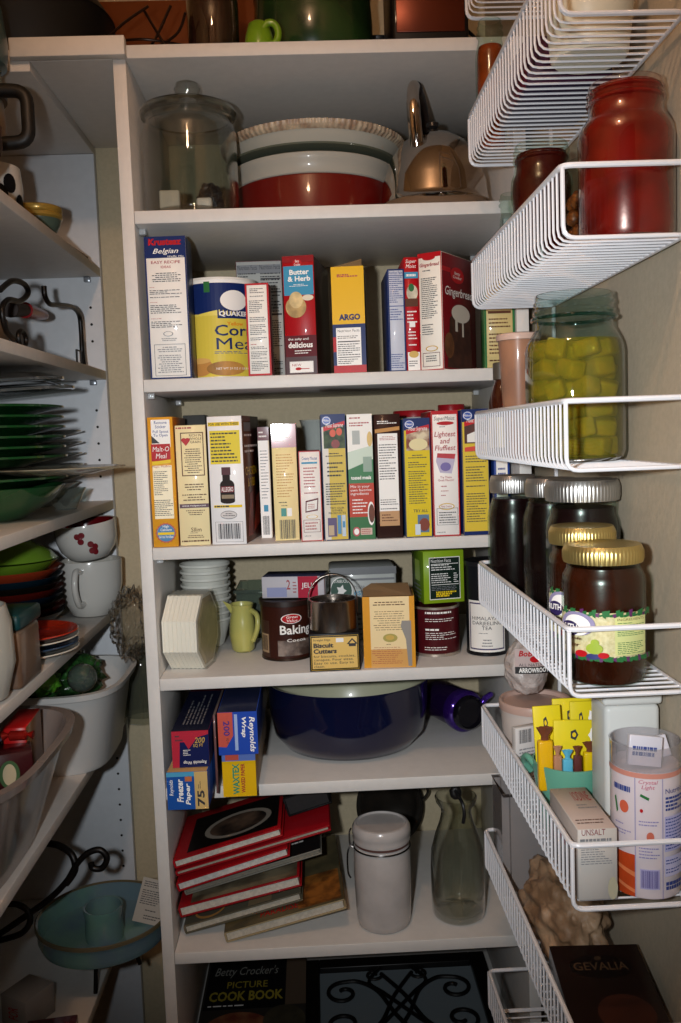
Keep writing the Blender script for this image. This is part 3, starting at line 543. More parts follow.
def a(f):
    f.R(0, 0, 1, 1, M('#d9c01e', .4, coat=.35)); pillsbury(f, CAKE, 'Moist Supreme'); f.E(.2, .17, .9, .27, M('#e0d2a0', .6)); f.P(.15, .36, .9, .74, INK, 20, 5, fill=.35); f.T('TRY ALL', .3, .765, .85, .79, INK); f.R(.45, .81, .88, .96, M('#4a6a8a', .5)); f.E(.5, .84, .9, .95, M('#7a3018', .6)); f.R(.35, .89, .55, .98, M('#c8d4e0', .5))
carton('cake_mix_box', 'bright yellow cake mix box with blue top, left of the lightest and fluffiest box', 'box', 404.5, 431, 418, 537.5, S['s3'], .004, .13, '#d9c01e', '#1a3a66', '#18285e', art=a)
def a(f):
    f.frame(0, 0, 1, 1, .0018, RED); f.R(0, 0, 1, .03, RED); f.T('SuperMoist', .1, .045, .88, .085, INK, shear=.2, bold=.02); f.E(.2, .085, .85, .115, RED); f.P(.3, .12, .7, .135, GREY, 1); f.T('Lightest\nand\nFluffiest', .1, .165, .9, .315, REDINK, shear=.2, bold=.01); f.poly([(.2, .335), (.88, .345), (.84, .4), (.72, .5), (.28, .49), (.14, .40)], M('#b7adc4', .5)); f.poly([(.2, .335), (.88, .345), (.84, .385), (.18, .37)], M('#b3242c', .5)); f.E(.3, .41, .7, .48, M('#6f62a0', .5))
    f.T('Try These\nGreat Flavors!', .2, .52, .8, .56, REDINK); f.P(.3, .59, .7, .61, REDINK, 1); f.P(.3, .63, .6, .645, REDINK, 1, 4); f.P(.3, .665, .65, .68, REDINK, 1, 5); f.P(.3, .70, .85, .72, REDINK, 1, 6); f.E(.2, .735, .8, .79, GOLD); f.E(.24, .743, .76, .782, WH); f.T('Betty Crocker', .3, .752, .7, .773, REDINK); f.frame(.12, .775, .92, .91, .0005, INK); f.P(.2, .8, .85, .9, INK, 5, 7); f.P(.12, .96, .7, .975, GREY, 1)
carton('cake_mix_box', 'white and red cake mix box reading lightest and fluffiest on the third shelf', 'box', 432.5, 459, 410.5, 536.5, S['s3'], .003, .13, '#f4eee8', '#a0141e', '#a0141e', art=a)
def a(f):
    f.R(0, 0, 1, 1, M('#d9bd3e', .4, coat=.35)); pillsbury(f, M('#5a2618', .6, 0, 'mottle', scale=40), 'Moist Supreme'); f.poly([(.2, .2), (.7, .16), (.95, .22), (.9, .26), (.2, .26)], WH); f.poly([(.1, .3), (.8, .285), (.8, .325), (.1, .335)], M('#cf3a20', .5)); f.P(.12, .36, .9, .62, INK, 12, 5, fill=.35); f.P(.12, .66, .88, .9, INK, 12, 9, fill=.35); f.R(0, .97, 1, 1, NAVY)
carton('cake_mix_box', 'yellow and blue cake mix box with chocolate cake slice, right end of the third shelf', 'box', 462.5, 489, 409, 535.5, S['s3'], .003, .13, '#d9bd3e', '#1a2a66', '#1a2a66', art=a)
def a(f):
    f.R(.15, .05, .85, .95, WHINK); f.P(.25, .1, .8, .9, BLUINK, 18, 3)
carton('rice_mix_box', 'blue-edged white box behind the far wire basket at the end of the third shelf', 'box', 494, 510, 420, 531, S['s3'], .03, .12, '#24408c', '#1a3070', art=a)
v = thing('glass_vase', 'flared clear glass vase behind the small boxes on the third shelf', 'vase', (onY(316, 430, .27).x, .27, S['s3']+.0006))
lathe('vase_body', [(0, .001), (.020, .001), (.022, .004), (.021, .05), (.020, .12), (.022, .16), (.029, .190), (.031, .192), (.029, .1915), (.020, .16), (.018, .12), (.019, .05), (.019, .012), (0, .010)], glass('#fbfdfc', 1.6, .03, haze=.30, hz='#dfe4e0'), v)  # pale haze in the glass stands in for the flash reflected there
for (px, py, Y, r, lb) in ((414, 411, .20, .036, 'red plastic tub lid peeking over the brown and yellow boxes'), (451, 405, .21, .023, 'small red container lid peeking over the white and red cake mix')):
    zt = onY(px, py, Y).z
    v = thing('red_container', lb, 'container', (onY(px, py, Y).x, Y, S['s3']+.0006)); h = zt-S['s3']
    lathe('tub', [(0, 0), (r*.85, 0), (r*.95, h-.01), (r*.93, h-.01), (0, .004)], M('#a8a49c', .5), v)
    lathe('lid', [(r*.93, h-.012), (r*1.03, h-.011), (r*1.03, h-.002), (r, h), (r*.8, h-.002), (0, h-.002)], M('#97141c', .35, coat=.4), v)
o = carton('rolled_bag_box', 'dark grey packet lying behind the cereal boxes on the third shelf', 'packet', 186, 208, 415, 544, S['s3'], .20, .05, '#4b4a48', '#3a3937')

# ================================================================== fourth shelf
z4 = S['s4']
# bundle of paper plates standing on edge in clear wrap
xb_ = onY(157, 640, .045).x
pk = thing('paper_plate_pack', 'wrapped pack of white paper plates standing on edge at the left of the fourth shelf', 'plates', (max(xb_+.002, .014), .085, z4+.0006), (0, 0, math.radians(-10)))
def octa(r): return [(r*math.cos(PI/8+k*PI/4), r*math.sin(PI/8+k*PI/4)) for k in range(8)]
pr = .065; zc = pr*math.cos(PI/8)
NP = 16
for i in range(NP):
    x0 = .056*i/NP; x1 = x0+.056/NP*.97; o8 = octa(pr*(1-.012*(i % 2))); vs = [(x0, a_, zc+b_) for a_, b_ in o8]+[(x1, a_, zc+b_) for a_, b_ in o8]
    fs = [tuple(range(8)), tuple(range(15, 7, -1))]+[(k, (k+1) % 8, 8+(k+1) % 8, 8+k) for k in range(8)]
    mesh('plate_edge', vs, fs, M('#ece8da', .6), pk)
o8 = octa(pr*.9); mesh('top_plate', [(.0568, a_, zc+b_) for a_, b_ in o8]+[(.059, a_*.86, zc+b_*.86) for a_, b_ in o8], [tuple(range(8)), tuple(range(15, 7, -1))]+[(k, (k+1) % 8, 8+(k+1) % 8, 8+k) for k in range(8)], M('#b5a888', .6, 0, 'mottle'), pk)
o8 = octa(pr*1.02); mesh('plastic_wrap', [(-.0012, a_, zc*1.012+b_) for a_, b_ in o8]+[(.0605, a_, zc*1.012+b_) for a_, b_ in o8], [tuple(range(8)), tuple(range(15, 7, -1))]+[(k, (k+1) % 8, 8+(k+1) % 8, 8+k) for k in range(8)], glass('#fbfbfa', .7, .3), pk)
# stack of foam bowls
xs = onY(206, 600, .22).x; rb = 25*mpp(.22)
base_z = z4+.0006
proto = None
for i in range(9):
    if proto is None:
        pbowl = thing('foam_bowl', 'white foam bowl, one of the tall nested stack behind the paper plate pack', 'bowl', (xs, .225, base_z), group='nested white foam bowls')
        lathe('bowl', [(0, 0), (rb*.62, 0), (rb*.66, .003), (rb*.94, .046), (rb, .0475), (rb*1.01, .050), (rb*.99, .0515), (rb*.92, .049), (rb*.63, .005), (0, .004)], M('#cfcfc6', .55, 0, 'ceramic'), pbowl, 56)
        proto = pbowl
    else: pbowl = copy_tree(proto)
    pbowl.location = (xs, .225, base_z+.0122*i)
# yellow pitcher
xp = onY(247, 625, .165).x-.008
pt = thing('creamer_pitcher', 'small pale yellow-green ceramic pitcher beside the foam bowl stack', 'pitcher', (xp, .165, z4+.0006), (0, 0, math.radians(15)))
PM = M('#b5b062', .3, coat=.6)
lathe('body', [(0, 0), (.018, 0), (.023, .004), (.027, .03), (.025, .055), (.021, .073), (.024, .083), (.022, .083), (.019, .073), (.022, .05), (.02, .008), (0, .005)], PM, pt, 48, sx=.85)
tube('handle', smooth_path([(.014, -.012, .072), (.02, -.032, .066), (.019, -.037, .045), (.013, -.026, .022)], 7), .0045, PM, pt, 10)
mesh('spout', [(-.017, -.008, .082), (-.033, 0, .091), (-.017, .008, .082), (-.018, 0, .066)], [(0, 1, 3), (1, 2, 3), (0, 1, 2)], PM, pt)
# glass tub behind
gt = thing('glass_dish', 'clear rectangular glass dish at the back of the fourth shelf', 'dish', (onY(268, 590, .32).x, .32, z4+.0006))
GT = glass('#dbe3dc', 1.4, .03, haze=.12, hz='#9aa59c')
def rtub(name, w, d, h, t, mat, par):
    o = box(name, -w/2, w/2, -d/2, d/2, 0, h, mat, None, 0)
    bm = bmesh.new(); bm.from_mesh(o.data); top = [f for f in bm.faces if f.normal.z > .9]; bmesh.ops.inset_region(bm, faces=top, thickness=t); tf = [f for f in bm.faces if f.normal.z > .9 and f.calc_area() < w*d*.97 and all(abs(v.co.x) < w/2-1e-5 for v in f.verts)]
    r = bmesh.ops.extrude_face_region(bm, geom=tf)
    for v in [g for g in r['geom'] if isinstance(g, bmesh.types.BMVert)]: v.co.z = t
    bmesh.ops.delete(bm, geom=tf, context='FACES_ONLY')
    bmesh.ops.bevel(bm, geom=[e for e in bm.edges if abs((e.verts[0].co-e.verts[1].co).normalized().z) > .8], offset=min(w, d)*.12, segments=4, affect='EDGES')
    bm.to_mesh(o.data); bm.free(); o.parent = par; o.data.shade_smooth()
    try: o.data.set_sharp_from_angle(angle=math.radians(40))
    except Exception: pass
    return o
rtub('dish', .115, .12, .09, .003, GT, gt)
box('rim', -.0605, .0605, -.063, -.0602, .084, .0905, GT, gt, .001)
o = blob('black_pouch', .028, .015, .011, M('#232328', .35, 0, 'crinkle'), None, (onY(275, 575, .30).x+.004, .31, z4+.020), .15); o.location.z = z4+.018; tag(o, 'dark pouch lying inside the clear glass dish', 'pouch')

def a(f):
    f.R(0, 0, 1, 1, M('#35170f', .4, coat=.3)); f.R(.0, .3, .22, .98, M('#3c2418', .5)); f.R(.02, .55, .2, .9, M('#a58a6a', .5)); f.bars(.04, .58, .18, .86, DK); f.E(.42, .17, .74, .35, WHINK); f.E(.435, .18, .725, .34, RED); f.T('Great\nValue', .5, .20, .68, .32, WHINK, shear=.2)
    f.T('Baking', .40, .38, .90, .60, WHINK, bold=.02); f.R(.36, .66, .95, .95, M('#41312a', .6, 0, 'mottle', scale=40, c2='#8a7a70')); f.T('Cocoa', .5, .63, .8, .69, WHINK); f.R(0, 0, 1, .04, M('#1a0e0a', .4))
can('cocoa_can', 'brown baking cocoa can with red oval logo on the fourth shelf', 'can', 287, 51, 598, z4, .118, '#35170f', lidc='#221410', rim='#3a2a20', art=a, aw=2.6)
zc_ = bpy.data.objects['cocoa_can'].location.z + (onY(287, 598, .118).z-z4) + .002
x0 = onY(262, 590, .108).x
o = box('gelatin_box', 0, .105, 0, .062, 0, .036, [M('#c9c3c8', .4, coat=.3), M('#c9c3c8', .4, coat=.3), M('#3c3f5c', .4, coat=.3)], None, .0008, fm=[2, 2, 0, 1, 1, 1], loc=(x0, .106, zc_+.0006), seg=1); o.rotation_euler.z = math.radians(-8); tag(o, 'white and crimson carton lying flat on top of the brown cocoa can', 'box')
f = Face(lambda u, v, e: (u*.105, -e, .036*(1-v)), .105, .036); f.R(.58, 0, .9, 1, M('#b3213a', .4, coat=.3)); f.R(.08, .5, .4, .95, M('#8f93b8', .5)); f.T('2', .4, .15, .46, .6, REDINK); f.P(.5, .2, .56, .8, REDINK, 4); f.T('JELL', .64, .3, .84, .6, WHINK); f.flush(o)
f = Face(lambda u, v, e: (.105+e, u*.062, .036*(1-v)), .062, .036); f.bars(.35, .25, .85, .75); f.R(0, 0, .12, 1, RED); f.flush(o)

# biscuit cutters on their card
xq = onY(334.5, 650, .02).x; wq = 51*mpp(.02)
bc = thing('biscuit_cutter_set', 'nested steel biscuit cutters with arched handle above a black and tan printed card', 'cutters', (xq, .038, z4+.0006))
hq = onY(335, 631, .02).z-z4; r = .0375
box('card_box', -wq/2, wq/2, -.036, .036, 0, hq, BLK, bc, .001)
f = Face(lambda u, v, e: (-wq/2+u*wq, -.036-e, hq*(1-v)), wq, hq)
f.frame(.03, .06, .97, .97, .0006, M('#d0a83c', .4)); f.R(.055, .10, .945, .93, M('#e0b962', .45)); f.T('Straight Edge', .08, .14, .42, .21, INK); f.T('Biscuit\nCutters', .08, .25, .54, .53, INK, bold=.045, align='LEFT'); f.T('for biscuits, cookies,\ncanapes. Four sizes.\nEasy to use. Easy to\nclean.', .08, .57, .9, .90, INK, align='LEFT', bold=.004); f.R(.53, .13, .68, .24, WHINK); f.poly([(.78, .3), (.92, .3), (.92, .36), (.78, .36)], INK); f.poly([(.74, .3), (.85, .14), (.96, .3)], INK); f.poly([(.79, .28), (.85, .19), (.91, .28)], M('#e0b962', .45)); f.flush(bc)
SM = M('#b5aba2', .25, 1)
lathe('outer_ring', [(r, hq+.0006), (r, hq+.047), (r+.0016, hq+.049), (r-.0012, hq+.049), (r-.0012, hq+.0006)], SM, bc, 64)
for q in (.78, .57, .38): lathe('inner_ring', [(r*q, hq+.0006), (r*q, hq+.044), (r*q-.001, hq+.044), (r*q-.001, hq+.0006)], SM, bc, 48)
hp = [(-r-.0015, .0, hq+.02)]+[((-r-.0015)*math.cos(t), 0, hq+.048+.040*math.sin(t)) for t in [PI*i/16 for i in range(17)]]+[(r+.0015, 0, hq+.02)]
V = []; Fc = []
for i, p in enumerate(hp): V += [(p[0], -.006, p[2]), (p[0], .006, p[2])]
for i in range(len(hp)-1): Fc.append((2*i, 2*i+1, 2*i+3, 2*i+2))
h_ = mesh('handle', V, Fc, SM, bc, True); sm_ = h_.modifiers.new('s', 'SOLIDIFY'); sm_.thickness = .0016; sm_.offset = 0

# coffee tin
def a(f):
    f.R(0, .0, 1, .10, M('#6d6e70', .35, .4)); f.R(.32, .15, .97, .18, GREY); f.T('House', .36, .23, .52, .29, GREY); f.T('espresso', .36, .32, .80, .41, CY)
    f.E(.00, .12, .34, .50, WHINK); f.E(.012, .133, .328, .487, M('#1d4a38', .4)); f.E(.09, .22, .25, .40, WHINK, 'emblem', 10, star=.45); f.T('STARBUCKS', .06, .155, .28, .20, WHINK); f.T('COFFEE', .10, .415, .24, .455, WHINK); f.P(.4, .6, .9, .95, GREY, 5)
x0 = onY(330, 590, .20).x; x1 = onY(397, 590, .20).x; zt = onY(365, 568, .20).z
o = box('coffee_tin', 0, x1-x0, 0, .10, 0, zt-z4, M('#b4b6b2', .35, coat=.4), None, .006, loc=(x0, .205, z4+.0006)); tag(o, 'silver-white coffee tin with round green badge behind the biscuit cutters', 'tin')
f = Face(lambda u, v, e: (u*(x1-x0), -e, (zt-z4)*(1-v)), x1-x0, zt-z4); a(f); f.flush(o)
# tea box with open flap
def a(f):
    f.R(0, 0, .14, 1, M('#d8962a', .4, coat=.3)); f.R(.9, 0, 1, 1, M('#d8962a', .4, coat=.3)); f.R(.14, 0, .9, 1, M('#ecd29c', .45)); f.R(.14, .74, .9, 1, M('#d39c50', .45)); f.P(.2, .06, .82, .13, BRN, 2, 2, center=True); f.P(.2, .16, .82, .48, BRN, 10, 3, fill=.22, center=True); f.E(.38, .52, .66, .64, M('#a89a48', .5)); f.E(.43, .54, .6, .61, GOLD); f.P(.44, .66, .6, .68, BRN, 1); f.P(.16, .70, .75, .95, REDINK, 9, 5, fill=.2, center=True)
    f.poly([(.75, .34), (.93, .34), (.93, .98), (.86, .98), (.82, .6), (.73, .42)], M('#8d8780', .5))
carton('tea_box', 'orange and cream tea box with open brown flap, front of the fourth shelf', 'box', 363.5, 415, 597, 669, z4, .004, .068, '#d8a24a', '#a8641e', '#7a5a38', art=a, rot=-5)
o = bpy.data.objects['tea_box']; w_ = 51.5*mpp(0); h_ = onY(390, 597, .004).z-z4
mesh('top_flap', [(.001, .002, h_+.0005), (w_-.002, .002, h_+.0005), (w_-.006, .055, h_+.012), (.014, .045, h_+.014), (.0, .03, h_+.008)], [(0, 1, 2, 3, 4)], M('#8a7050', .7), o)
mesh('top_flap', [(w_+.0005, .004, h_), (w_+.0005, .060, h_), (w_-.004, .06, h_+.012), (w_-.002, .006, h_+.012)], [(0, 1, 2, 3)], M('#a8722e', .6), o)
# maroon can with the lime box on it
def a(f):
    f.P(.32, .04, .8, .10, WHINK, 1, 3, fill=.7); f.P(.32, .14, .9, .28, WHINK, 3, 4, fill=.3); f.P(.32, .42, .8, .47, WHINK, 1, 5, fill=.8); f.P(.32, .5, .92, .68, WHINK, 4, 6, fill=.3); f.P(.3, .82, .75, .92, WHINK, 2, 7, fill=.3)
can('drink_mix_can', 'maroon can with small white print underneath the lime green box', 'can', 436, 48, 603, z4, .10, '#4a0f16', rim='#b8aca0', art=a)
zm = onY(436, 603, .10).z
def a(f):
    f.R(.14, .12, .90, .93, WH); f.R(.155, .135, .885, .915, M('#12241c', .4, coat=.3)); f.T('Nutrition Facts', .19, .155, .68, .22, WHINK); f.P(.19, .25, .86, .38, WHINK, 3, 3); f.P(.19, .42, .7, .62, WHINK, 5, 4); f.P(.74, .42, .86, .62, WHINK, 5, 5); f.R(.19, .245, .86, .255, WHINK); f.R(.19, .64, .86, .65, WHINK); f.P(.19, .67, .86, .76, GREY, 3); f.P(.3, .77, .86, .88, YEL, 3, 6, fill=.8)
carton('tea_bag_box', 'lime green box with dark nutrition panel on top of the maroon can', 'box', 423.5, 465, 551, 604, zm+.003, .075, .075, '#86a51e', '#5c7a18', '#7f9a24', art=a, rot=8, left_art=lambda f: (f.R(.3, .2, .7, .6, M('#9bb83a', .4)), f.P(.2, .65, .8, .95, GREY, 4)))
# black tea tin
def a(f):
    f.R(.0, .40, 1, .985, WH); f.frame(.035, .425, .965, .96, .0022, M('#3c3060', .4)); f.T('HIMALAYAN\nDARJEELING\nTEA', .13, .58, .87, .73, INK, bold=.0); f.P(.3, .76, .7, .78, GREY, 1); f.P(.35, .83, .65, .93, GREY, 3, 3, center=True)
can('tea_tin', 'black round tea tin with white purple-bordered label at the right of the fourth shelf', 'tin', 486.3, 41.2, 560, z4, .085, '#17191d', lidc='#141518', rim='#222226', art=a, aw=2.0)

# ================================================================== fifth shelf: wrap boxes, roaster, mug
z5 = S['s5']
def rolls(name, lab, xl, xr, yt, yb, zb, Yf, depth, mats, art, rot, topart=None, parent_h=None):
    return carton(name, lab, 'box', xl, xr, yt, yb, zb, Yf, depth, *mats, art=art, rot=rot, top_art=topart)
def a(f):
    f.R(0, 0, .68, 1, M('#1d4f9c', .35, coat=.4)); f.R(.68, 0, 1, 1, M('#c9a868', .45)); f.R(0, 0, .68, .12, M('#4a9ac0', .4)); f.T('Reynolds', .06, .2, .18, .62, WHINK, rot=90, shear=.2); f.T('Freezer', .24, .18, .40, .80, WHINK, rot=90, shear=.2, bold=.03); f.T('Paper', .45, .3, .6, .88, WHINK, rot=90, shear=.2, bold=.03); f.T('75', .74, .50, .92, .92, INK, rot=90, bold=.03); f.P(.76, .25, .84, .45, INK, 2, 3, rot=1); f.R(.45, .12, .62, .25, M('#b8683a', .5))
z_a = z5
o = rolls('freezer_paper_box', 'blue and tan freezer paper box, bottom left of the wrap boxes', 167, 208, 772, 812, z5, -.085, .31, ('#1d4f9c', '#1a3f80', '#b08a5a'), a, -1)
h1 = onY(187, 772, -.085).z
def a(f):
    f.R(0, 0, 1, 1, M('#b02a3c', .35, coat=.4)); f.poly([(.18, 1), (.22, .3), (.34, .3), (.45, .5), (.7, .18), (1, .1), (1, 1)], M('#141c4c', .4, coat=.3)); f.P(.1, .08, .3, .3, INK, 2, 3); f.T('200', .62, .18, .9, .34, GOLD, shear=.2); f.T('SQ FT', .58, .36, .85, .46, GOLD); f.T('Reynolds Wrap', .3, .80, .92, .92, WHINK, shear=.2, rot=180); f.P(.3, .5, .5, .68, WHINK, 4, 4)
def ta(f): f.R(.15, .02, .7, .25, M('#b5a8a0', .5)); f.bars(.25, .03, .6, .1); f.R(0, .3, 1, 1, M('#12162e', .4, coat=.3)); f.P(.2, .35, .8, .9, GREY, 6, 3, rot=1)
o = rolls('foil_wrap_box', 'red and navy foil box lying on the freezer paper box', 172, 209, 731, 770, h1+.001, -.07, .30, ('#b02a3c', '#141c3c', '#8a1c2c'), a, 0, ta)
def a(f):
    f.R(0, 0, 1, 1, M('#2448a8', .35, coat=.4)); f.poly([(0, .0), (.38, .0), (.38, .55), (.2, .82), (0, .8)], M('#c05040', .4)); f.R(.42, .05, .5, .9, M('#9ab0d8', .4)); f.T('Reynolds', .76, .12, .94, .95, WHINK, rot=-90, shear=.2, bold=.02); f.T('Wrap', .58, .12, .72, .6, WHINK, rot=-90, shear=.2, bold=.03); f.T('200', .14, .2, .3, .55, M('#3c2a80', .4), rot=-90, bold=.02); f.T('SQ FT', .2, .6, .27, .75, INK, rot=-90)
def ta(f): f.T('Reynolds', .3, .05, .6, .35, GREY, rot=90, shear=.2); f.P(.7, .05, .85, .5, GREY, 2, 3, rot=1)
# right pair
def a2(f):
    f.R(0, 0, 1, .2, M('#5a74b8', .4)); f.R(.1, .05, .5, .18, M('#c05040', .4)); f.R(0, .2, 1, 1, M('#dcae12', .4, coat=.3)); f.T('WAXTEX', .3, .26, .5, .95, M('#2c8a6a', .4), rot=90, bold=.04); f.T('WAXED PAPER', .55, .26, .67, .92, REDINK, rot=90, bold=.03)
o = rolls('waxed_paper_box', 'yellow waxed paper box underneath the bright blue foil box', 222.5, 256, 752, 795, z5, -.045, .30, ('#dcae12', '#7a5a2a', '#a8801c'), a2, 0)
h2 = onY(239, 752, -.045).z
o = rolls('foil_wrap_box', 'bright blue foil box with orange corner on top of the waxed paper box', 218, 257.5, 712, 751.5, h2+.001, -.06, .30, ('#2448a8', '#16244e', '#141a34'), a, 0, ta)
o = carton('sandwich_bag_box', 'narrow dark box wedged between the two columns of wrap boxes', 'box', 214.2, 216.6, 715, 780, z5, -.03, .22, '#6a4a48', '#2a2226', '#5a5450')
# roaster
xr = onY(345, 730, .165).x; rr = 82*mpp(.165)
ro = thing('roasting_pot', 'large dark blue oval roaster with pale inside on the fifth shelf', 'pot', (xr+.008, .175, z5+.0006)); BL = M('#0b1130', .15, coat=.9)
hr = .122
lathe('pot', [(0, 0), (rr*.55, 0), (rr*.80, .006), (rr*.93, .028), (rr*.985, .07), (rr, hr-.006), (rr*1.02, hr-.002), (rr*1.02, hr)], BL, ro, 96, sy=.95)
lathe('pale_lining', [(rr*1.02, hr+.0004), (rr*.99, hr-.001), (rr*.97, hr-.01), (rr*.95, .07), (rr*.90, .032), (rr*.76, .01), (0, .006)], M('#b8b79c', .3, coat=.6), ro, 96, sy=.95)
# purple mug on its side
xm = onY(436, 712, .14).x
mg = thing('travel_mug', 'dark purple travel mug lying on its side next to the blue roaster', 'mug', (.466, .305, z5+.0385), (math.radians(90), 0, math.radians(24))); mg.scale = (1.05, 1.05, 1.05)
PU = M('#1d0c33', .15, .3, coat=.9)
lathe('cup_body', [(0, 0), (.027, 0), (.031, .004), (.0335, .02), (.0335, .088), (.032, .091)], PU, mg, 56)
lathe('collar', [(.032, .0912), (.036, .092), (.0365, .108), (.034, .112), (.030, .114)], M('#3b1a78', .12, .6, coat=.9), mg, 56)
lathe('lid', [(.030, .1142), (.029, .122), (.026, .125), (.024, .119), (0, .119)], M('#0d0b12', .2, coat=.6), mg, 56)
tube('handle', smooth_path([(.030, .012, .114), (.038, .022, .118), (.036, .03, .132), (.02, .026, .136)], 6), .005, M('#4a2496', .15, .5, coat=.9), mg, 12)
f = Face(lambda u, v, e: ((.0336+e)*math.cos(-.15+u*.55), (.0336+e)*math.sin(-.15+u*.55), .085-v*.022), .02, .022, 10); f.frame(0, 0, 1, 1, .0008, GREY); f.P(.15, .2, .85, .8, GREY, 3, 4); f.flush(mg)

# ================================================================== sixth shelf: cookbooks, canister, bottle
z6 = S['s6']
def book(lab, pl, pr_, Yf, depth, t, cover, pages='#b8b2a4', cover_art=None, rotz=0, name='cookbook', spine_left=True):
    """pl, pr_: photo points of the lower left and lower right corners of the near page edge"""
    A = onY(pl[0], pl[1], Yf); B = onY(pr_[0], pr_[1], Yf); A.x = max(A.x, .004); A.z = max(A.z, S['s6']+.0012); w_ = (B-A).length; ang = math.atan2(B.z-A.z, B.x-A.x)
    b = thing(name, lab, 'book', A, (0, -ang, math.radians(rotz))); c = M(cover, .4, coat=.4); ct = .0022
    box('back_cover', 0, w_, 0, depth, 0, ct, c, b, .0005); box('front_cover', 0, w_, 0, depth, t-ct, t, c, b, .0005); box('spine', -.0008, ct, 0, depth, ct, t-ct, c, b, .0004)
    box('pages', ct+.0003, w_-.004, .003, depth-.003, ct+.0002, t-ct-.0002, M(pages, .8, 0, 'grain', scale=200), b)
    if cover_art: f = Face(lambda u, v, e: (u*w_, depth*(1-v), t+e), w_, depth); cover_art(f); f.flush(b)
    return b
FOOD = M('#6a5240', .5, 0, 'mottle', scale=18, c2='#15100e')
book('thick white-paged book at the bottom right of the leaning cookbook pile', (227, 945), (347, 911), .02, .24, .0175, '#9a8a6a', '#c4bdae', lambda f: (f.R(.0, 0, 1, 1, M('#6a5e40', .5, 0, 'mottle', scale=20, c2='#4a4430')), f.R(.62, .55, .98, .97, M('#a06428', .5, 0, 'mottle', scale=40, c2='#5a3414')), f.T('PARADISE', .3, .86, .62, .94, RED)), 2)
book('ring-marked tan cookbook near the bottom of the left cookbook pile', (186, 934.5), (303, 900.5), .045, .22, .0145, '#5a5546', '#b9b2a2', lambda f: (f.R(.55, .6, .75, .98, M('#8a7658', .5)), f.E(.08, .72, .35, .98, TAN), f.E(.10, .76, .33, .95, M('#5a5546', .5))), 0)
book('red cookbook with stained cover, lower middle of the cookbook pile', (181, 918), (302, 886), .035, .22, .018, '#8e121b', '#c9c3b6', lambda f: f.R(.1, .2, .98, .98, M('#857a62', .5, 0, 'mottle', scale=20, c2='#4a3f30')), 0)
book('thin cookbook with dark photo cover sticking out to the right in the pile', (186, 895.5), (322, 854), .055, .20, .010, '#7d7a70', '#7d776a', lambda f: (f.R(.6, .5, 1, 1, M('#1a1818', .4)), f.P(.7, .6, .9, .8, WHINK, 3)), 0)
book('red cookbook, third from the top of the pile', (179, 892), (290, 856), .03, .20, .015, '#9b101a', '#c9c6c0', None, 0)
book('thin wide red cookbook, second from the top of the pile', (177, 876.5), (331, 830.5), .035, .21, .009, '#96101a', '#a59f8e', None, 0)
book('red cookbook with a dark plated meal photo, topmost in the pile', (175, 869), (283, 836), .03, .17, .014, '#a01119', '#c9c3b6', lambda f: (f.R(.12, .15, .97, .92, M('#0f0d0c', .4, coat=.3)), f.E(.25, .3, .9, .85, M('#8d8478', .5)), f.E(.3, .36, .85, .8, FOOD)), 0)
b = book('black spiral-bound book lying at the upper right of the cookbook pile', (289, 817), (332, 803), .10, .16, .034, '#151314', '#1d1a1a', None, 0, 'spiral_book')
# white canister with wire bail
xw_ = onY(383, 880, .055).x; rw = 29.5*mpp(.055); zt = onY(383, 822, .055).z; hc = zt-z6
cn = thing('ceramic_canister', 'white ceramic canister with clamped white lid on the sixth shelf', 'canister', (xw_, .060, z6+.0006)); CW = M('#b9b2ae', .25, 0, 'ceramic', coat=.7)
lathe('body', [(0, 0), (rw*.82, 0), (rw*.92, .004), (rw*.96, .015), (rw, hc*.4), (rw*.99, hc*.70), (rw*.95, hc*.765), (rw*.90, hc*.785), (rw*.93, hc*.8), (rw*.90, hc*.8), (0, hc*.79)], CW, cn, 72)
lathe('gasket', [(rw*.90, hc*.801), (rw*.97, hc*.803), (rw*.97, hc*.822), (rw*.9, hc*.824)], M('#5a3a34', .5), cn, 64)
lathe('lid', [(rw*.9, hc*.826), (rw*1.0, hc*.828), (rw*1.02, hc*.86), (rw*1.0, hc*.885), (rw*1.03, hc*.90), (rw*1.02, hc*.955), (rw*.95, hc*.985), (rw*.88, hc*.99), (rw*.84, hc*.975), (0, hc*.97)], CW, cn, 72)
WM = M('#4a4644', .25, .9)
ring = [(rw*1.01*math.cos(2*PI*i/40), rw*1.01*math.sin(2*PI*i/40), hc*.775) for i in range(40)]
tube('wire_ring', ring, .0014, WM, cn, 6, True)
tube('wire_bail', smooth_path([(-rw*1.01, -.008, hc*.775), (-rw*1.12, -.006, hc*.80), (-rw*1.12, 0, hc*.90), (-rw*1.05, .004, hc*.93)], 6), .0015, WM, cn, 6)
tube('wire_bail', smooth_path([(-rw*1.01, .008, hc*.775), (-rw*1.2, .004, hc*.70), (-rw*1.22, 0, hc*.52), (-rw*1.13, -.003, hc*.46)], 6), .0015, WM, cn, 6)
# oval platter behind
xo = onY(392, 845, .33).x
o = thing('dark_platter', 'dark oval metal platter standing upright against the back wall behind the white canister', 'platter', (xo, .345, z6+.0006)); 
tilt = math.radians(8)
pl = lathe('platter', [(0, .006), (.72, .006), (.80, .0), (1.0, -.007), (1.02, -.009), (1.0, -.011), (.78, -.004), (.7, .001), (0, .001)], M('#2c2824', .25, .7), o, 72)
for v in pl.data.vertices: v.co = Vector((v.co.x*.066, v.co.z, v.co.y*.075+.078))
pl.rotation_euler.x = -tilt
tube('handle', smooth_path([(.05, 0, .115), (.068, -.004, .125), (.076, -.003, .105), (.066, 0, .088)], 6), .003, M('#5a5650', .2, .9), o, 8)
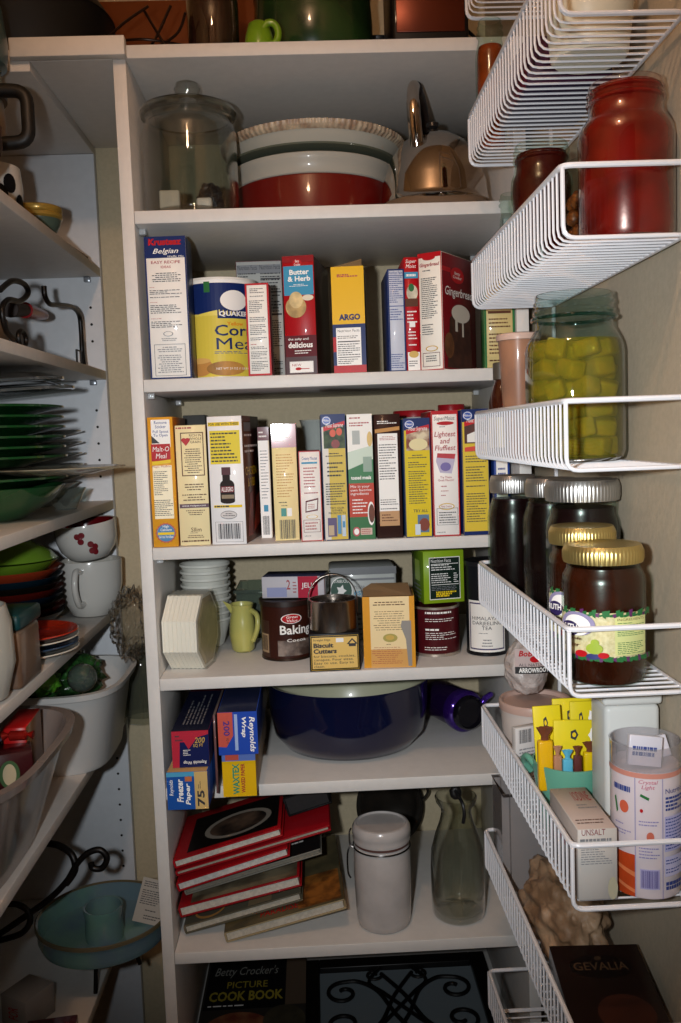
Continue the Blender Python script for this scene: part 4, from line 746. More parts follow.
# bottle
xg = onY(458.5, 880, .065).x; rg = 28*mpp(.065); zt = onY(456, 797, .065).z; hg = zt-z6
bt = thing('glass_carafe', 'clear glass milk bottle carafe with a black strap over its mouth on the sixth shelf', 'bottle', (xg, .072, z6+.0006)); GG = glass('#f4f5f1', 1.9)
lathe('glass_body', [(0, .001), (rg*.85, .001), (rg*.97, .006), (rg, .02), (rg*1.0, hg*.42), (rg*.96, hg*.55), (rg*.80, hg*.68), (rg*.62, hg*.79), (rg*.55, hg*.86), (rg*.58, hg*.90), (rg*.74, hg*.95), (rg*.78, hg*.99), (rg*.76, hg), (rg*.73, hg*.985), (rg*.54, hg*.90), (rg*.52, hg*.86), (rg*.59, hg*.79), (rg*.94, hg*.54), (rg*.97, hg*.42), (rg*.96, .02), (rg*.8, .010), (rg*.3, .018), (0, .024)], GG, bt, 72)
tube('black_strap', smooth_path([(-.004, .004, hg+.014), (.0, -.010, hg+.008), (.006, -.032, hg-.002), (.008, -.036, hg-.018), (.006, -.0335, hg-.034)], 8), .003, M('#131113', .5), bt, 8)
blob('cork', .010, .010, .012, M('#1c1818', .5), bt, (0, 0, hg+.004), .1)

# ================================================================== bottom shelf
z7 = S['s7']
def a(f):
    f.R(0, 0, 1, 1, M('#2a2622', .5)); f.R(.02, .02, .80, .52, M('#0f0f12', .4, coat=.3)); f.T("Betty Crocker's", .08, .08, .72, .20, M('#8a8a84', .5), shear=.3, bold=.0); f.T('PICTURE', .22, .24, .62, .31, M('#9a8a30', .5)); f.T('COOK BOOK', .06, .34, .78, .44, M('#9a8a30', .5), bold=.03); f.P(.06, .47, .7, .5, WHINK, 1); f.R(.8, 0, 1, .5, M('#5a4a3c', .5)); f.E(.0, .55, .75, 1.05, M('#6a2e20', .5, 0, 'mottle', scale=40, c2='#8a5a3c')); f.E(.6, .5, 1.0, .8, M('#4a4434', .5, 0, 'mottle', scale=30))
A = onZ(200, 990, z7+.02)
b = book('worn picture cook book with black title panel lying on the bottom shelf', (195, 1035), (258, 1030), .035, .30, .02, '#2a2622', '#6a5e4a', a, 0)
b.location.z = z7+.0006; b.rotation_euler = (0, 0, 0); b.location.x = .008; b.location.y = .045
ir = thing('iron_trivet_mat', 'black scrolled iron tray with pale backing lying on the bottom shelf', 'tray', (.197, .04, z7+.0006), (0, 0, 0))
IR = M('#0e0c0c', .4, .3); TW, TD = .36, .30
box('backing', .02, TW-.02, .02, TD-.02, .0, .004, M('#6e777c', .6), ir)
for (x0, x1, y0, y1) in ((0, .03, 0, TD), (TW-.03, TW, 0, TD), (.0302, TW-.0302, 0, .03), (.0302, TW-.0302, TD-.03, TD)): box('frame_bar', x0, x1, y0, y1, .0, .016, IR, ir, .002)
def spiral(cx, cy, r, a0, turns, sgn=1, n=28): return [(cx+r*(1-.72*i/n)*math.cos(a0+sgn*turns*2*PI*i/n), cy+r*(1-.72*i/n)*math.sin(a0+sgn*turns*2*PI*i/n), .010) for i in range(n+1)]
cx, cy = TW/2, TD/2
for sx in (-1, 1):
    for sy in (-1, 1):
        e = spiral(cx+sx*.105, cy+sy*.045, .034, PI/2*sy if sx > 0 else PI/2*sy, 1.1, -sx*sy)
        lead = smooth_path([(cx-sx*.03, cy-sy*.10, .010), (cx+sx*.01, cy-sy*.03, .010), (cx+sx*.04, cy+sy*.045, .010), (cx+sx*.075, cy+sy*.078, .010), e[0]], 7)
        tube('scroll', lead+e[1:], .0038, IR, ir, 8)
        tube('scroll', smooth_path([(cx+sx*.03, cy+sy*.12, .010), (cx+sx*.055, cy+sy*.075, .010), (cx+sx*.03, cy+sy*.04, .010), (cx, cy, .010)], 7), .0035, IR, ir, 8)
        s2 = spiral(cx+sx*.045, cy+sy*.098, .018, PI*(0 if sx < 0 else 1), 1.0, sx*sy, 18); tube('scroll', s2, .003, IR, ir, 8)

# ================================================================== jars and packets in the wire baskets
def jar_at(label, xl, xr, yt, yb, Z, **kw):
    """stand a jar so its near base edge shows at photo (mid, yb) on floor height Z"""
    xm = (xl+xr)/2; Yc = kw.pop('Y', None)
    if Yc is None:
        p = onZ(xm, yb, Z); Yc = p.y
        for _ in range(4): r = (xr-xl)/2*mpp(Yc); Yc = p.y+r*.9
    r = (xr-xl)/2*mpp(Yc); x = onY(xm, (yt+yb)/2, Yc).x; zt = onY(xm, yt, Yc-r*.5).z
    return mason(label, (x, Yc, Z+.0004), r, zt-Z, kw.pop('fill', None), **kw)
b1, b2, b3, b4, b5, b6, b7 = (BZ[k] for k in ('b1', 'b2', 'b3', 'b4', 'b5', 'b6', 'b7'))
# top basket
jar_at('orange preserve jar standing at the far end of the top wire basket', 476, 505, 18, 118, b1+.0025, fill='#9a3a10', Y=-.125, level=.8)
tb = thing('plastic_tub', 'round white plastic tub seen from below through the top wire basket', 'tub', (.553, -.43, b1+.0004))
lathe('tub', [(0, 0), (.036, 0), (.039, .003), (.047, .07), (.045, .07), (.037, .005), (0, .004)], M('#d6cfb8', .4), tb, 48)
lathe('lid', [(.046, .0702), (.049, .0702), (.049, .077), (.047, .079), (0, .079)], M('#2a2148', .4), tb, 48)
o = carton('snack_pouch_box', 'dark purple and red carton lying in the top wire basket', 'box', 500, 540, -60, 60, b1, -.36, .16, '#3c1c30', '#521826', '#2a1c3a'); o.location = (.502, -.372, b1+.0005); o.scale = (1, 1, 1); o.data = o.data.copy()
dx = max(v.co.x for v in o.data.vertices); dz = max(v.co.z for v in o.data.vertices)
for v in o.data.vertices: v.co.x *= .095/dx; v.co.z *= .05/dz; v.co.y *= .9
# second basket: sauces
jar_at('big quart jar of bright red tomato sauce without a lid, front of the second basket', 580, 672, 76, 236, b2, fill='#6a0e07', Y=-.491, level=.97, gl=glass('#ffeee8', 1.3), neck=.77, sh=.66)
jar_at('smaller jar of dark red sauce behind the big tomato sauce jar', 512, 572, 141, 262, b2, fill='#4e0e08', Y=-.300, level=.93, neck=.86)
jw = jar_at('half hidden jar of brown nuts beside the big tomato sauce jar', 562, 620, 158, 248, b2, Y=-.395, neck=.86)
pw_ = jw.location.copy()
rn = random.Random(5); proto = None; k = 0
for lay in range(4):
    for i in range(6):
        a_ = i*PI/3+lay*.5
        if proto is None:
            proto = blob('walnut', .0088, .0088, .0098, M('#a8581c', .45, 0, 'mottle', scale=120, c2='#5a2a10'), None, (0, 0, 0), .12, 2); nut = proto
        else: nut = copy_tree(proto)
        tag(nut, 'round brown nut inside the half hidden jar in the second basket', 'nut', 'brown nuts in the half hidden jar')
        nut.location = (pw_.x+.0185*math.cos(a_), pw_.y+.0185*math.sin(a_), b2+.0135+lay*.0175)
jar_at('tiny clear glass jar peeking out behind the rim of the second basket', 500, 522, 193, 262, b2, Y=-.165, fill='#8a8478', level=.4, neck=.9)
# third basket: pineapple
tj = jar_at('teal quart jar packed with yellow pineapple chunks in the third basket', 526, 623, 291, 466, b3, Y=-.372, gl=glass('#dcecea', 1.5), neck=.78, sh=.65, name='pineapple_jar')
tr = 48.5*mpp(-.372); th = onY(574, 291, -.372-tr*.5).z-b3
pr = jar_prof(tr, th, .78, .65); lq = bpy.data.materials.new('syrup'); 
lathe('syrup', scale_prof(pr, .003, th*.72), glass('#f4e890', .3, haze=.34, hz='#a89038'), tj, 56)
tube('neck_ring', [(tr*.84*math.cos(2*PI*i/40), tr*.84*math.sin(2*PI*i/40), th*.855) for i in range(40)], .0022, glass('#9cccc6', 1.5), tj, 8, True)
PC = M('#cfa64a', .35, 0, 'mottle', scale=70, c2='#b0984a', sss=.25, coat=.3)
proto = None; rn = random.Random(11)
for lay in range(6):
    for i in range(7):
        if i == 6: px_, py_ = 0, 0
        else: a_ = i*PI/3+lay*.55; px_, py_ = tr*.60*math.cos(a_), tr*.60*math.sin(a_)
        if proto is None:
            proto = box('pineapple_chunk', -.0142, .0142, -.0120, .0120, -.0102, .0102, PC, None, .004, seg=3); ch = proto
        else: ch = copy_tree(proto)
        tag(ch, 'yellow pineapple chunk packed inside the teal quart jar', 'fruit', 'pineapple chunks in the teal jar')
        ch.scale = (rn.uniform(.8, 1.05), rn.uniform(.8, 1.05), rn.uniform(.85, 1.05)); ch.location = (tj.location.x+px_, tj.location.y+py_, b3+.0165+lay*.0215); ch.rotation_euler = (rn.uniform(-.3, .3), rn.uniform(-.3, .3), rn.uniform(0, PI))
cu_ = thing('plastic_tumbler', 'cloudy peach plastic tumbler with pale lid behind the pineapple jar', 'tumbler', (onY(519, 380, -.20).x, -.20, b3+.0004))
hcu = onY(519, 335, -.20).z-b3; rcu = 22*mpp(-.20)
lathe('cup', [(0, 0), (rcu*.60, 0), (rcu*.64, .004), (rcu*.90, hcu-.008), (rcu*.87, hcu-.008), (0, .006)], M('#a5765a', .35, 0, 'mottle', scale=14, c2='#8a6450', coat=.4), cu_, 48)
lathe('lid', [(rcu*.85, hcu-.0078), (rcu*.98, hcu-.0078), (rcu*1.0, hcu-.004), (rcu*.98, hcu), (rcu*.8, hcu+.0015), (0, hcu+.001)], M('#c8a898', .35, coat=.4), cu_, 48)
bb_ = thing('spice_bottle', 'small brown bottle with pale label at the far end of the third basket', 'bottle', (onY(496, 400, -.125).x+.008, -.125, b3+.0004)); hb = onY(496, 363, -.125).z-b3
lathe('bottle', [(0, 0), (.017, 0), (.018, .003), (.018, hb*.58), (.012, hb*.74), (.009, hb*.80), (.009, hb*.84), (0, hb*.84)], M('#38160c', .12, coat=.8), bb_, 36)
lathe('cap', [(.010, hb*.82), (.0115, hb*.82), (.0115, hb*.99), (.010, hb), (0, hb)], M('#4a4238', .5), bb_, 30)
lathe('label_band', [(.0183, hb*.1), (.0183, hb*.42)], M('#d8cfa0', .5), bb_, 36)
# fourth basket: dark preserves
jar_at('dark preserve jar with silver lid, farthest in the fourth basket', 488, 540, 477, 603, b4, Y=-.130, fill='#1c080a', lid='#b4b2ae', level=.84)
jar_at('dark preserve jar with silver lid, second from the far end of the fourth basket', 523, 580, 480, 618, b4, Y=-.215, fill='#190708', lid='#b4b2ae', level=.84)
jar_at('wide dark berry jar with silver lid behind the two gold-lidded jars', 546, 620, 482, 640, b4, Y=-.336, fill='#1f080b', lid='#b8b6b2', level=.84, neck=.9)
def labelled(lab, xl, xr, yt, Y, full=True):
    j = jar_at(lab, xl, xr, yt, 692, b4, Y=Y, fill='#3f1507', lid='#cdb673', neck=.86, sh=.74, level=.85)
    r = (xr-xl)/2*mpp(Y); h = onY((xl+xr)/2, yt, Y-r*.5).z-b4
    fc = cyl_face(r+.0004, h*.20, h*.56, 2.5, math.atan2(CAM.y-Y, CAM.x-j.location.x)-.02)
    fc.R(0, .03, 1, .94, M('#d6cda0', .45, 0, 'mottle', scale=240, c2='#c2b886'), 'paper_label')
    for i in range(34):
        u = (i+.5)/34; fc.poly([(u-.02, .02+.05*math.sin(i*1.7)), (u+.02, .0+.05*math.sin(i*1.7)), (u+.012, .11+.03*math.sin(i*2.3)), (u-.014, .10)], GRN if i % 5 else M('#5a2058', .5)); fc.poly([(u-.02, .90+.03*math.sin(i*1.3)), (u+.02, .90), (u+.014, 1.0), (u-.012, .99+.02*math.sin(i*2.1))], GRN if i % 4 else M('#5a2058', .5))
    fc.E(.10, .02, .44, .5, M('#8d86a8', .45)); fc.E(.14, .08, .40, .5, WHINK); fc.E(.10, .22, .30, .52, M('#2a1c50', .45)); fc.T('RUTH', .10, .28, .28, .40, WHINK, bold=.03); fc.E(.26, .78, .37, .92, RED); fc.E(.36, .83, .48, .95, M('#28306a', .5)); fc.E(.46, .80, .55, .92, RED); fc.E(.36, .62, .50, .84, M('#9bb030', .5)); fc.E(.40, .54, .47, .68, M('#9bb030', .5))
    fc.T('Apple', .16, .52, .32, .60, BRN, shear=.2); fc.T('Butter', .14, .64, .30, .72, BRN, shear=.2); fc.R(.60, .10, .9, .86, M('#c9cc88', .5)); fc.T('INGREDIENTS', .62, .12, .88, .17, BRN); fc.P(.62, .2, .88, .48, GRN, 8, 4); fc.P(.62, .55, .88, .84, GRN, 8, 5); fc.flush(j); return j
labelled('brown fruit butter jar with gold lid, partly hidden behind the nearest gold-lidded jar', 549, 617, 529, -.4175)
labelled('fruit butter jar with gold lid and checked fruit label, nearest in the fourth basket', 562, 645, 548, -.4925)
# fifth basket
b = thing('arrowroot_bag', 'clear bag printed all natural in red and black, far end of the fifth basket', 'bag', (.538, -.160, onY(522, 699, -.185).z+.0012)); b.scale = (.86, .8, .68)
blob('bag', .034, .045, .058, M('#cdc2bc', .3, 0, 'crinkle', scale=30, c2='#a89a94'), b, (0, 0, .052), .12, seed=3)
mesh('gathered_top', [(-.02, -.01, .09), (.02, -.012, .09), (.024, .01, .09), (-.018, .012, .09), (.0, .002, .145), (.016, .0, .150), (.02, .01, .140), (-.004, .012, .142)], [(0, 1, 5, 4), (1, 2, 6, 5), (2, 3, 7, 6), (3, 0, 4, 7), (4, 5, 6, 7)], glass('#e8e4e2', 1.5, .12, haze=.45, hz='#b0a4a0'), b)
f = Face(lambda u, v, e: (-.026+.056*u, -.043-e-.006*math.sin(PI*u), .105-.05*v), .056, .05, 8); f.R(0, 0, 1, .72, M('#b8a4a0', .4)); f.T("BoB's", .1, .05, .6, .3, RED, shear=.2, bold=.03); f.E(.4, .28, .7, .55, RED); f.T('ALL NATURAL', .1, .58, .95, .70, INK, bold=.03); f.R(0, .72, 1, 1, M('#151214', .5)); f.T('ARROWROOT', .1, .76, .95, .96, WHINK, bold=.03); f.flush(b)
tub = thing('beige_tub', 'round beige tub with recessed lid behind the yellow packets', 'tub', (.5445, -.185, b5+.0004)); rt = .047; htb = onY(522, 699, -.185).z-b5
lathe('tub', [(0, 0), (rt*.85, 0), (rt*.9, .003), (rt*.99, htb-.012), (0, htb-.012)], M('#c2b6ae', .4, coat=.3), tub, 56)
lathe('lid', [(rt*.97, htb-.0118), (rt*1.04, htb-.0115), (rt*1.05, htb-.002), (rt*1.02, htb), (rt*.95, htb-.001), (rt*.92, htb-.006), (0, htb-.006)], M('#b3968a', .35, coat=.5), tub, 56)
o = blob('foil_packet', .030, .030, .020, M('#b6b2b2', .2, 0, 'crinkle', scale=30, c2='#7c7a7e'), None, (.535, -.275, b5+.055), .3, seed=9); o.location.z = b5+.0175; o.scale = (1, .95, 1); tag(o, 'crinkled silver-white wrapper pushed in front of the beige tub', 'wrapper')
o = carton('folded_packet', 'white striped packet standing crookedly between the tub and the yellow packets', 'packet', 516, 550, 728, 765, b5+.036, -.285, .010, '#c4c0be', '#b0aca8', art=lambda f: (f.bars(.1, .05, .5, .35), f.P(.1, .45, .9, .9, GREY, 6)), rot=20)
# mint bowl with yellow packets
mx_, my_ = .5390, -.370
mb = thing('mint_bowl', 'mint green mixing cup with handle holding yellow packets and sweets', 'bowl', (mx_, my_, b5+.0004)); MI = M('#5f9c86', .4, coat=.5); zr = onY(575, 770, -.405).z-b5; rm = .0420
lathe('bowl', [(0, 0), (rm*.72, 0), (rm*.8, .003), (rm*.97, zr*.7), (rm*1.03, zr-.003), (rm*1.03, zr), (rm*.98, zr), (rm*.93, zr*.7), (rm*.76, .006), (0, .004)], MI, mb, 56)
tube('handle', smooth_path([(-rm*.98, .002, zr*.93), (-rm*1.10, .016, zr*.99), (-rm*1.12, .030, zr*.88), (-rm*.9, .035, zr*.7)], 6), .004, MI, mb, 10)
lathe('filling_disc', [(0, zr*.6), (rm*.90, zr*.6), (rm*.90, zr*.61), (0, zr*.61)], M('#5f9c86', .5), mb, 40)
for i, (xl, xr, yt, yb, Y, rt_, lab) in enumerate(((554, 595, 700, 745, -.350, 1, 'yellow tea packet farthest back in the mint bowl'), (537, 565, 708, 760, -.374, -4, 'yellow tea packet at the left of the mint bowl'), (553, 601, 721, 775, -.384, 6, 'yellow tea packet in the middle of the mint bowl, with white flower'), (571, 596, 703, 765, -.361, 3, 'yellow tea packet at the right of the mint bowl, with white flower'))):
    x0 = onY(xl, (yt+yb)/2, Y).x; x1 = onY(xr, (yt+yb)/2, Y).x; z1 = onY((xl+xr)/2, yt, Y).z; z0 = b5+zr*.66
    o = box('tea_packet', 0, x1-x0, 0, .0035, 0, z1-z0, M('#dcc81e', .4, coat=.3), None, .001, loc=(x0, Y, z0)); o.rotation_euler = (math.radians(-6), math.radians(rt_*.4), 0); tag(o, lab, 'packet')
    W_, H_ = x1-x0, z1-z0; f = Face(lambda u, v, e: (u*W_, -e, H_*(1-v)), W_, H_); f.E(.34, .13, .52, .30, INK, 'emblem', 10, star=.2); f.E(.39, .18, .47, .25, YEL); f.E(.72, .10, .98, .34, WHINK, 'emblem', 12, star=.25) if i >= 2 else None; f.R(0, .9, 1, .93, GOLD); f.flush(o)
for i, (xl, xr, yt, Y, col, lab) in enumerate(((539, 554, 729, -.394, '#d9a80e', 'deep yellow wrapped sweet stick standing at the left of the mint bowl'), (555, 563, 748, -.400, '#a8785a', 'tan wrapped sweet beside the blue one in the mint bowl'), (564, 574, 752, -.403, '#54a8c4', 'light blue wrapped sweet in the mint bowl'), (575, 583, 748, -.400, '#5a2c28', 'dark brown wrapped sweet beside the blue one'), (585, 598, 744, -.394, '#d9b80e', 'yellow wrapped sweet stick at the right of the mint bowl'))):
    x0 = onY(xl, 760, Y).x; x1 = onY(xr, 760, Y).x; z1 = onY((xl+xr)/2, yt, Y).z; z0 = b5+zr*.66; r = (x1-x0)/2; H_ = z1-z0
    o = thing('wrapped_sweet', lab, 'sweet', ((x0+x1)/2, Y+.006, z0)); m_ = M(col, .3, coat=.6)
    box('wrapper', -r, r, -r*.6, r*.6, 0, H_*.80, m_, o, r*.3)
    lathe('twist', [(r*.55, H_*.80), (r*.5, H_*.86), (r*1.05, H_*1.0), (0, H_*.95)], M('#6a3a24', .3, coat=.6) if i in (0, 3, 4) else m_, o, 20, flute=lambda a, k: .18*math.sin(a*7)*(k == 2), sy=.5)
# tall lidded white box
xt = onY(634, 760, -.475).x; wt = .060; dt = .060; ht = onY(634, 697, -.475).z-b5
wc = thing('white_storage_canister', 'tall square white plastic canister with overhanging lid in the fifth basket', 'canister', (.563, -.441, b5+.0004)); PW = M('#c9cac6', .35, coat=.4)
xa = onY(602, 760, -.455).x-.563; 
box('body', xa, .046, -.026, .026, 0, ht-.012, PW, wc, .006, seg=3); box('lid', xa-.0022, .048, -.028, .028, ht-.0118, ht, PW, wc, .004, seg=3)
# pink drink canister
Yd = -.503; rd_ = .0345; xd = onY(613, 820, Yd).x+rd_; zt = onY(650, 738, Yd).z; hd = zt-b5
dc = thing('drink_mix_canister', 'pink and white drink mix canister with clear open top, nearest in the fifth basket', 'canister', (min(xd, XW-.002-rd_), Yd, b5+.0004))
lathe('body', [(0, 0), (rd_*.97, 0), (rd_, .002), (rd_, hd*.84), (rd_*.97, hd*.84), (0, hd*.80)], M('#d4c8cc', .35, coat=.5), dc, 64)
lathe('clear_rim', [(rd_*.98, hd*.80), (rd_*1.01, hd*.84), (rd_*1.01, hd*.98), (rd_*1.03, hd), (rd_*.99, hd), (rd_*.98, hd*.84)], glass('#f0eef0', 1.4, .03, haze=.1), dc, 64)
fc = cyl_face(rd_+.0003, .001, hd*.84, 2.9, math.atan2(CAM.y-Yd, CAM.x-xd))
fc.R(0, 0, 1, .04, M('#c48474', .4)); fc.R(0, .66, .40, 1, M('#b4431c', .4, coat=.4)); fc.poly([(.0, .72), (.4, .80), (.4, .84), (.0, .74)], M('#d6784a', .4)); fc.poly([(.05, .86), (.4, .94), (.4, .97), (.02, .88)], M('#d6784a', .4)); fc.R(.40, .04, .41, 1, M('#9a94b4', .5)); fc.R(.66, .04, .67, 1, M('#9a94b4', .5))
fc.P(.16, .12, .36, .17, BLUINK, 1, 3, fill=.9); fc.E(.24, .24, .34, .34, M('#c85a3c', .5)); fc.poly([(.17, .24), (.19, .22), (.22, .34), (.2, .36)], GRN); fc.P(.18, .42, .37, .52, M('#8a84b0', .5), 4, 3); fc.T('Crystal\nLight', .44, .05, .62, .13, M('#b86a80', .5), shear=.25); fc.poly([(.46, .16), (.54, .19), (.53, .21), (.45, .18)], GRN); fc.E(.45, .28, .48, .31, RED); fc.P(.44, .34, .64, .42, M('#8a84b0', .5), 3, 4); fc.E(.51, .46, .58, .54, M('#b8604c', .5)); fc.E(.45, .53, .48, .56, RED); fc.P(.44, .58, .64, .68, M('#8a84b0', .5), 4, 5); fc.R(.45, .76, .63, .92, M('#a4a0c8', .5)); fc.bars(.46, .77, .62, .91, M('#4a4680', .5))
fc.T('Nutrition', .69, .12, .95, .16, BLUINK); fc.P(.69, .18, .97, .30, BLUINK, 4, 6, fill=.6); fc.R(.68, .34, 1, .62, M('#a8a6cc', .5)); fc.P(.69, .35, .98, .61, BLUINK, 10, 8); fc.R(.68, .66, 1, .82, M('#b4b2d2', .5)); fc.P(.69, .68, .98, .8, BLUINK, 5, 9); fc.P(.69, .86, .95, .93, BLUINK, 2, 5, fill=.8); fc.flush(dc)
for k, (dx_, dy_, rz, lab) in enumerate(((-.006, -.012, 8, 'white sachet with blue print sticking up from the pink drink canister'), (.012, .004, -14, 'flatter white sachet behind, in the pink drink canister'))):
    o = box('drink_sachet', -.017, .017, -.0035, .0035, 0, .030-.008*k, M('#d0cdd6', .3, coat=.5), None, .001, loc=(dc.location.x+dx_, Yd+dy_, b5+hd*.845)); o.rotation_euler = (math.radians(-10), math.radians(rz), 0); tag(o, lab, 'sachet')
    f = Face(lambda u, v, e: (-.017+.034*u, -.0035-e, (.030-.008*k)*(1-v)), .034, .030); f.P(.1, .15, .9, .7, BLUINK, 3, 4+k, fill=.7); f.flush(o)
# small salt box in the front
xs0, xs1 = onY(552, 850, -.53).x, onY(619, 850, -.53).x
def a(f): f.T('UNSALT', .10, .0, .7, .085, M('#7a3038', .5)); f.P(.06, .12, .9, .18, GREY, 1, 4, fill=.6); f.P(.08, .2, .92, .5, GREY, 9, 3, fill=.35); f.E(.75, .68, 1.0, 1.0, M('#a8a48c', .5))
o = carton('table_salt_box', 'white box with red lettering on top, nearest in the fifth basket', 'box', 578, 617.5, 829, 896, b5, -.532, .105, '#b9b4ae', '#a39a94', '#b8a69c', art=a, left_art=lambda f: (f.E(.3, .3, .7, .5, RED), f.P(.1, .6, .9, .9, GREY, 5)), top_art=lambda f: (f.T('IODINE', .45, .12, .9, .35, M('#9a2430', .5)), f.P(.4, .42, .9, .55, GREY, 2, 3), f.P(.1, .7, .9, .9, BRN, 3, 4, fill=.3)))
# sixth basket
o = blob('brown_paper_bag', .045, .095, .052, M('#a08468', .6, 0, 'crinkle', scale=18, c2='#75593f'), None, (.552, -.282, b6+.043), .28, 5, seed=12, freq=2.4); tag(o, 'crumpled brown paper bag with a bit of white print in the sixth basket', 'bag')
def a(f): f.R(0, 0, 1, 1, M('#150a08', .25, coat=.7))
def ta(f): f.R(0, 0, 1, 1, M('#1a0c09', .3, coat=.6)); f.E(.15, .62, .88, .90, M('#0e0606', .3)); f.T('GEVALIA', .2, .70, .83, .79, M('#8a6a4a', .4)); f.E(.47, .81, .56, .87, M('#6a4a30', .4)); f.E(.2, .05, .9, .5, M('#4c1e0e', .4, 0, 'mottle', scale=10, c2='#1a0c09'))
cf = box('coffee_box', 0, .100, -.135, 0, 0, .046, [M('#150a08', .3, coat=.5)], None, .001); tag(cf, 'dark brown glossy coffee box with faint lettering, nearest in the sixth basket', 'box')
cf.location = (.503, -.395, b6+.0006+.022); cf.rotation_euler = (math.radians(9), 0, math.radians(-3)); f = Face(lambda u, v, e: (u*.100, -.135*v, .046+e), .100, .135); 
f.R(0, 0, 1, 1, M('#1a0c09', .3, coat=.5)); f.E(.15, .12, .85, .38, M('#0e0606', .3)); f.T('GEVALIA', .2, .20, .8, .29, M('#4c3624', .4)); f.E(.46, .13, .54, .18, M('#3c2a1c', .4)); f.E(.3, .55, .9, .95, M('#34160c', .4, 0, 'mottle', scale=10, c2='#1a0c09')); f.flush(cf)
pb = thing('clear_plastic_box', 'tall cloudy plastic box at the far end of the sixth basket', 'box', (.550, -.130, b6+.0004)); PB = glass('#cfcaca', 1.0, .12, haze=.6, hz='#a09a98')
rtub('box', .100, .085, .150, .002, PB, pb)
o = box('black_remote', -.019, .019, -.06, .06, 0, .018, M('#101012', .4), None, .006, loc=(.520, -.20, b7+.0006), seg=3); tag(o, 'slim black plastic case lying in the lowest wire basket', 'case')

# ================================================================== left shelf unit
LA, LB, LC, LD, LF, LE = LS['A'], LS['B'], LS['C'], LS['D'], LS['F'], LS['E']
# shelf A
bg = thing('brown_leather_bag', 'crumpled brown bag at the left edge on the upper left shelf', 'bag', (-.206, -.182, LA+.0006))
blob('bag', .072, .055, .078, M('#4a2a1c', .6, 0, 'crinkle', scale=16, c2='#2a1710'), bg, (0, 0, .064), .12, seed=5)
cp = thing('cow_pattern_mug', 'white mug with black patches behind the brown bag on the upper left shelf', 'mug', (-.222, .030, LA+.0006))
lathe('mug', [(0, 0), (.030, 0), (.040, .004), (.048, .03), (.050, .055), (.047, .085), (.045, .085), (.047, .055), (.044, .03), (0, .006)], M('#d8d4cc', .25, coat=.8), cp, 56)
for (a_, z_, s_) in ((-.6, .055, .011), (-.95, .035, .014), (-.2, .03, .010), (-1.4, .06, .013)):
    pt_ = [(.0506*math.cos(a_+s_*20*math.cos(t)), .0506*math.sin(a_+s_*20*math.cos(t)), z_+s_*1.3*math.sin(t)) for t in [2*PI*i/14 for i in range(14)]]
    mesh('black_patch', pt_, [tuple(range(14))], BLK, cp)
cp.location.z = LA+.0006
gd = thing('gold_rim_dish', 'small dish with ribbed gold rim and teal belly on the upper left shelf', 'dish', (-.176, .120, LA+.0006))
lathe('dish', [(0, 0), (.018, 0), (.026, .006), (.034, .02), (.036, .028), (0, .02)], M('#47584e', .3, coat=.6), gd, 48)
lathe('gold_rim', [(.035, .028), (.0385, .031), (.0385, .036), (.0365, .038), (.0385, .041), (.038, .047), (.034, .049), (.031, .03)], M('#a8873a', .3, .3, coat=.5), gd, 48)
o = box('wooden_spatula', -.018, .018, -.075, .075, 0, .005, M('#8a6a50', .5, 0, 'grain'), None, .002, loc=(-.162, .225, LA+.0006)); o.rotation_euler.z = math.radians(-3); tag(o, 'flat brown wooden board lying at the back end of the upper left shelf', 'board')
# carafe with black handle, on top of the bag at the edge of the picture
cr = thing('coffee_carafe', 'coffee carafe with teal lid and square black handle at the upper left edge', 'carafe', (-.235, -.225, LA+.138)); 
st = thing('storage_tin', 'dark tin under the coffee carafe at the left edge, mostly out of view', 'tin', (-.240, -.066, LA+.0006)); lathe('tin', [(0, 0), (.033, 0), (.033, .085), (.03, .0862), (0, .0862)], M('#2a211c', .4), st, 40)
cr.location = (-.212, -.068, LA+.0872)
rc = .052
lathe('glass_body', [(0, 0), (rc*.8, 0), (rc*.95, .006), (rc*.98, .03), (rc*.95, .062), (0, .062)], M('#5f6a62', .3, 0, 'mottle', scale=9, c2='#8a6a48', coat=.6), cr, 56)
lathe('dark_collar', [(rc*.9, .0625), (rc*1.05, .063), (rc*1.06, .076), (rc*.98, .078), (0, .078)], M('#2a1d14', .35, coat=.5), cr, 56)
lathe('pale_body', [(rc*.9, .0785), (rc*.92, .09), (rc*.90, .165), (rc*.8, .185), (0, .19)], M('#9aa394', .4, coat=.3), cr, 56)
lathe('teal_shroud', [(rc*.94, .105), (rc*1.10, .110), (rc*1.16, .14), (rc*1.05, .19), (rc*.8, .215), (0, .225), (0, .2), (rc*.7, .195), (rc*.92, .17)], M('#3c5557', .35, coat=.5), cr, 56)
tube('handle', rounded([(rc*.85, -.015, .070), (rc*1.70, -.015, .068), (rc*1.70, -.015, .000), (rc*.85, -.015, -.002)], .018, 5), .0095, M('#060606', .5), cr, 12)
# on top of the unit at far left: dark pots
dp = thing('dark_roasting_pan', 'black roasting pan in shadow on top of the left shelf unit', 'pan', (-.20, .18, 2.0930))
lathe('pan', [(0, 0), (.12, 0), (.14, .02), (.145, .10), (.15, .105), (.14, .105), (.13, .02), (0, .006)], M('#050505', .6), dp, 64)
lathe('lid', [(.151, .1055), (.12, .15), (.05, .175), (0, .18)], M('#050505', .6), dp, 64)
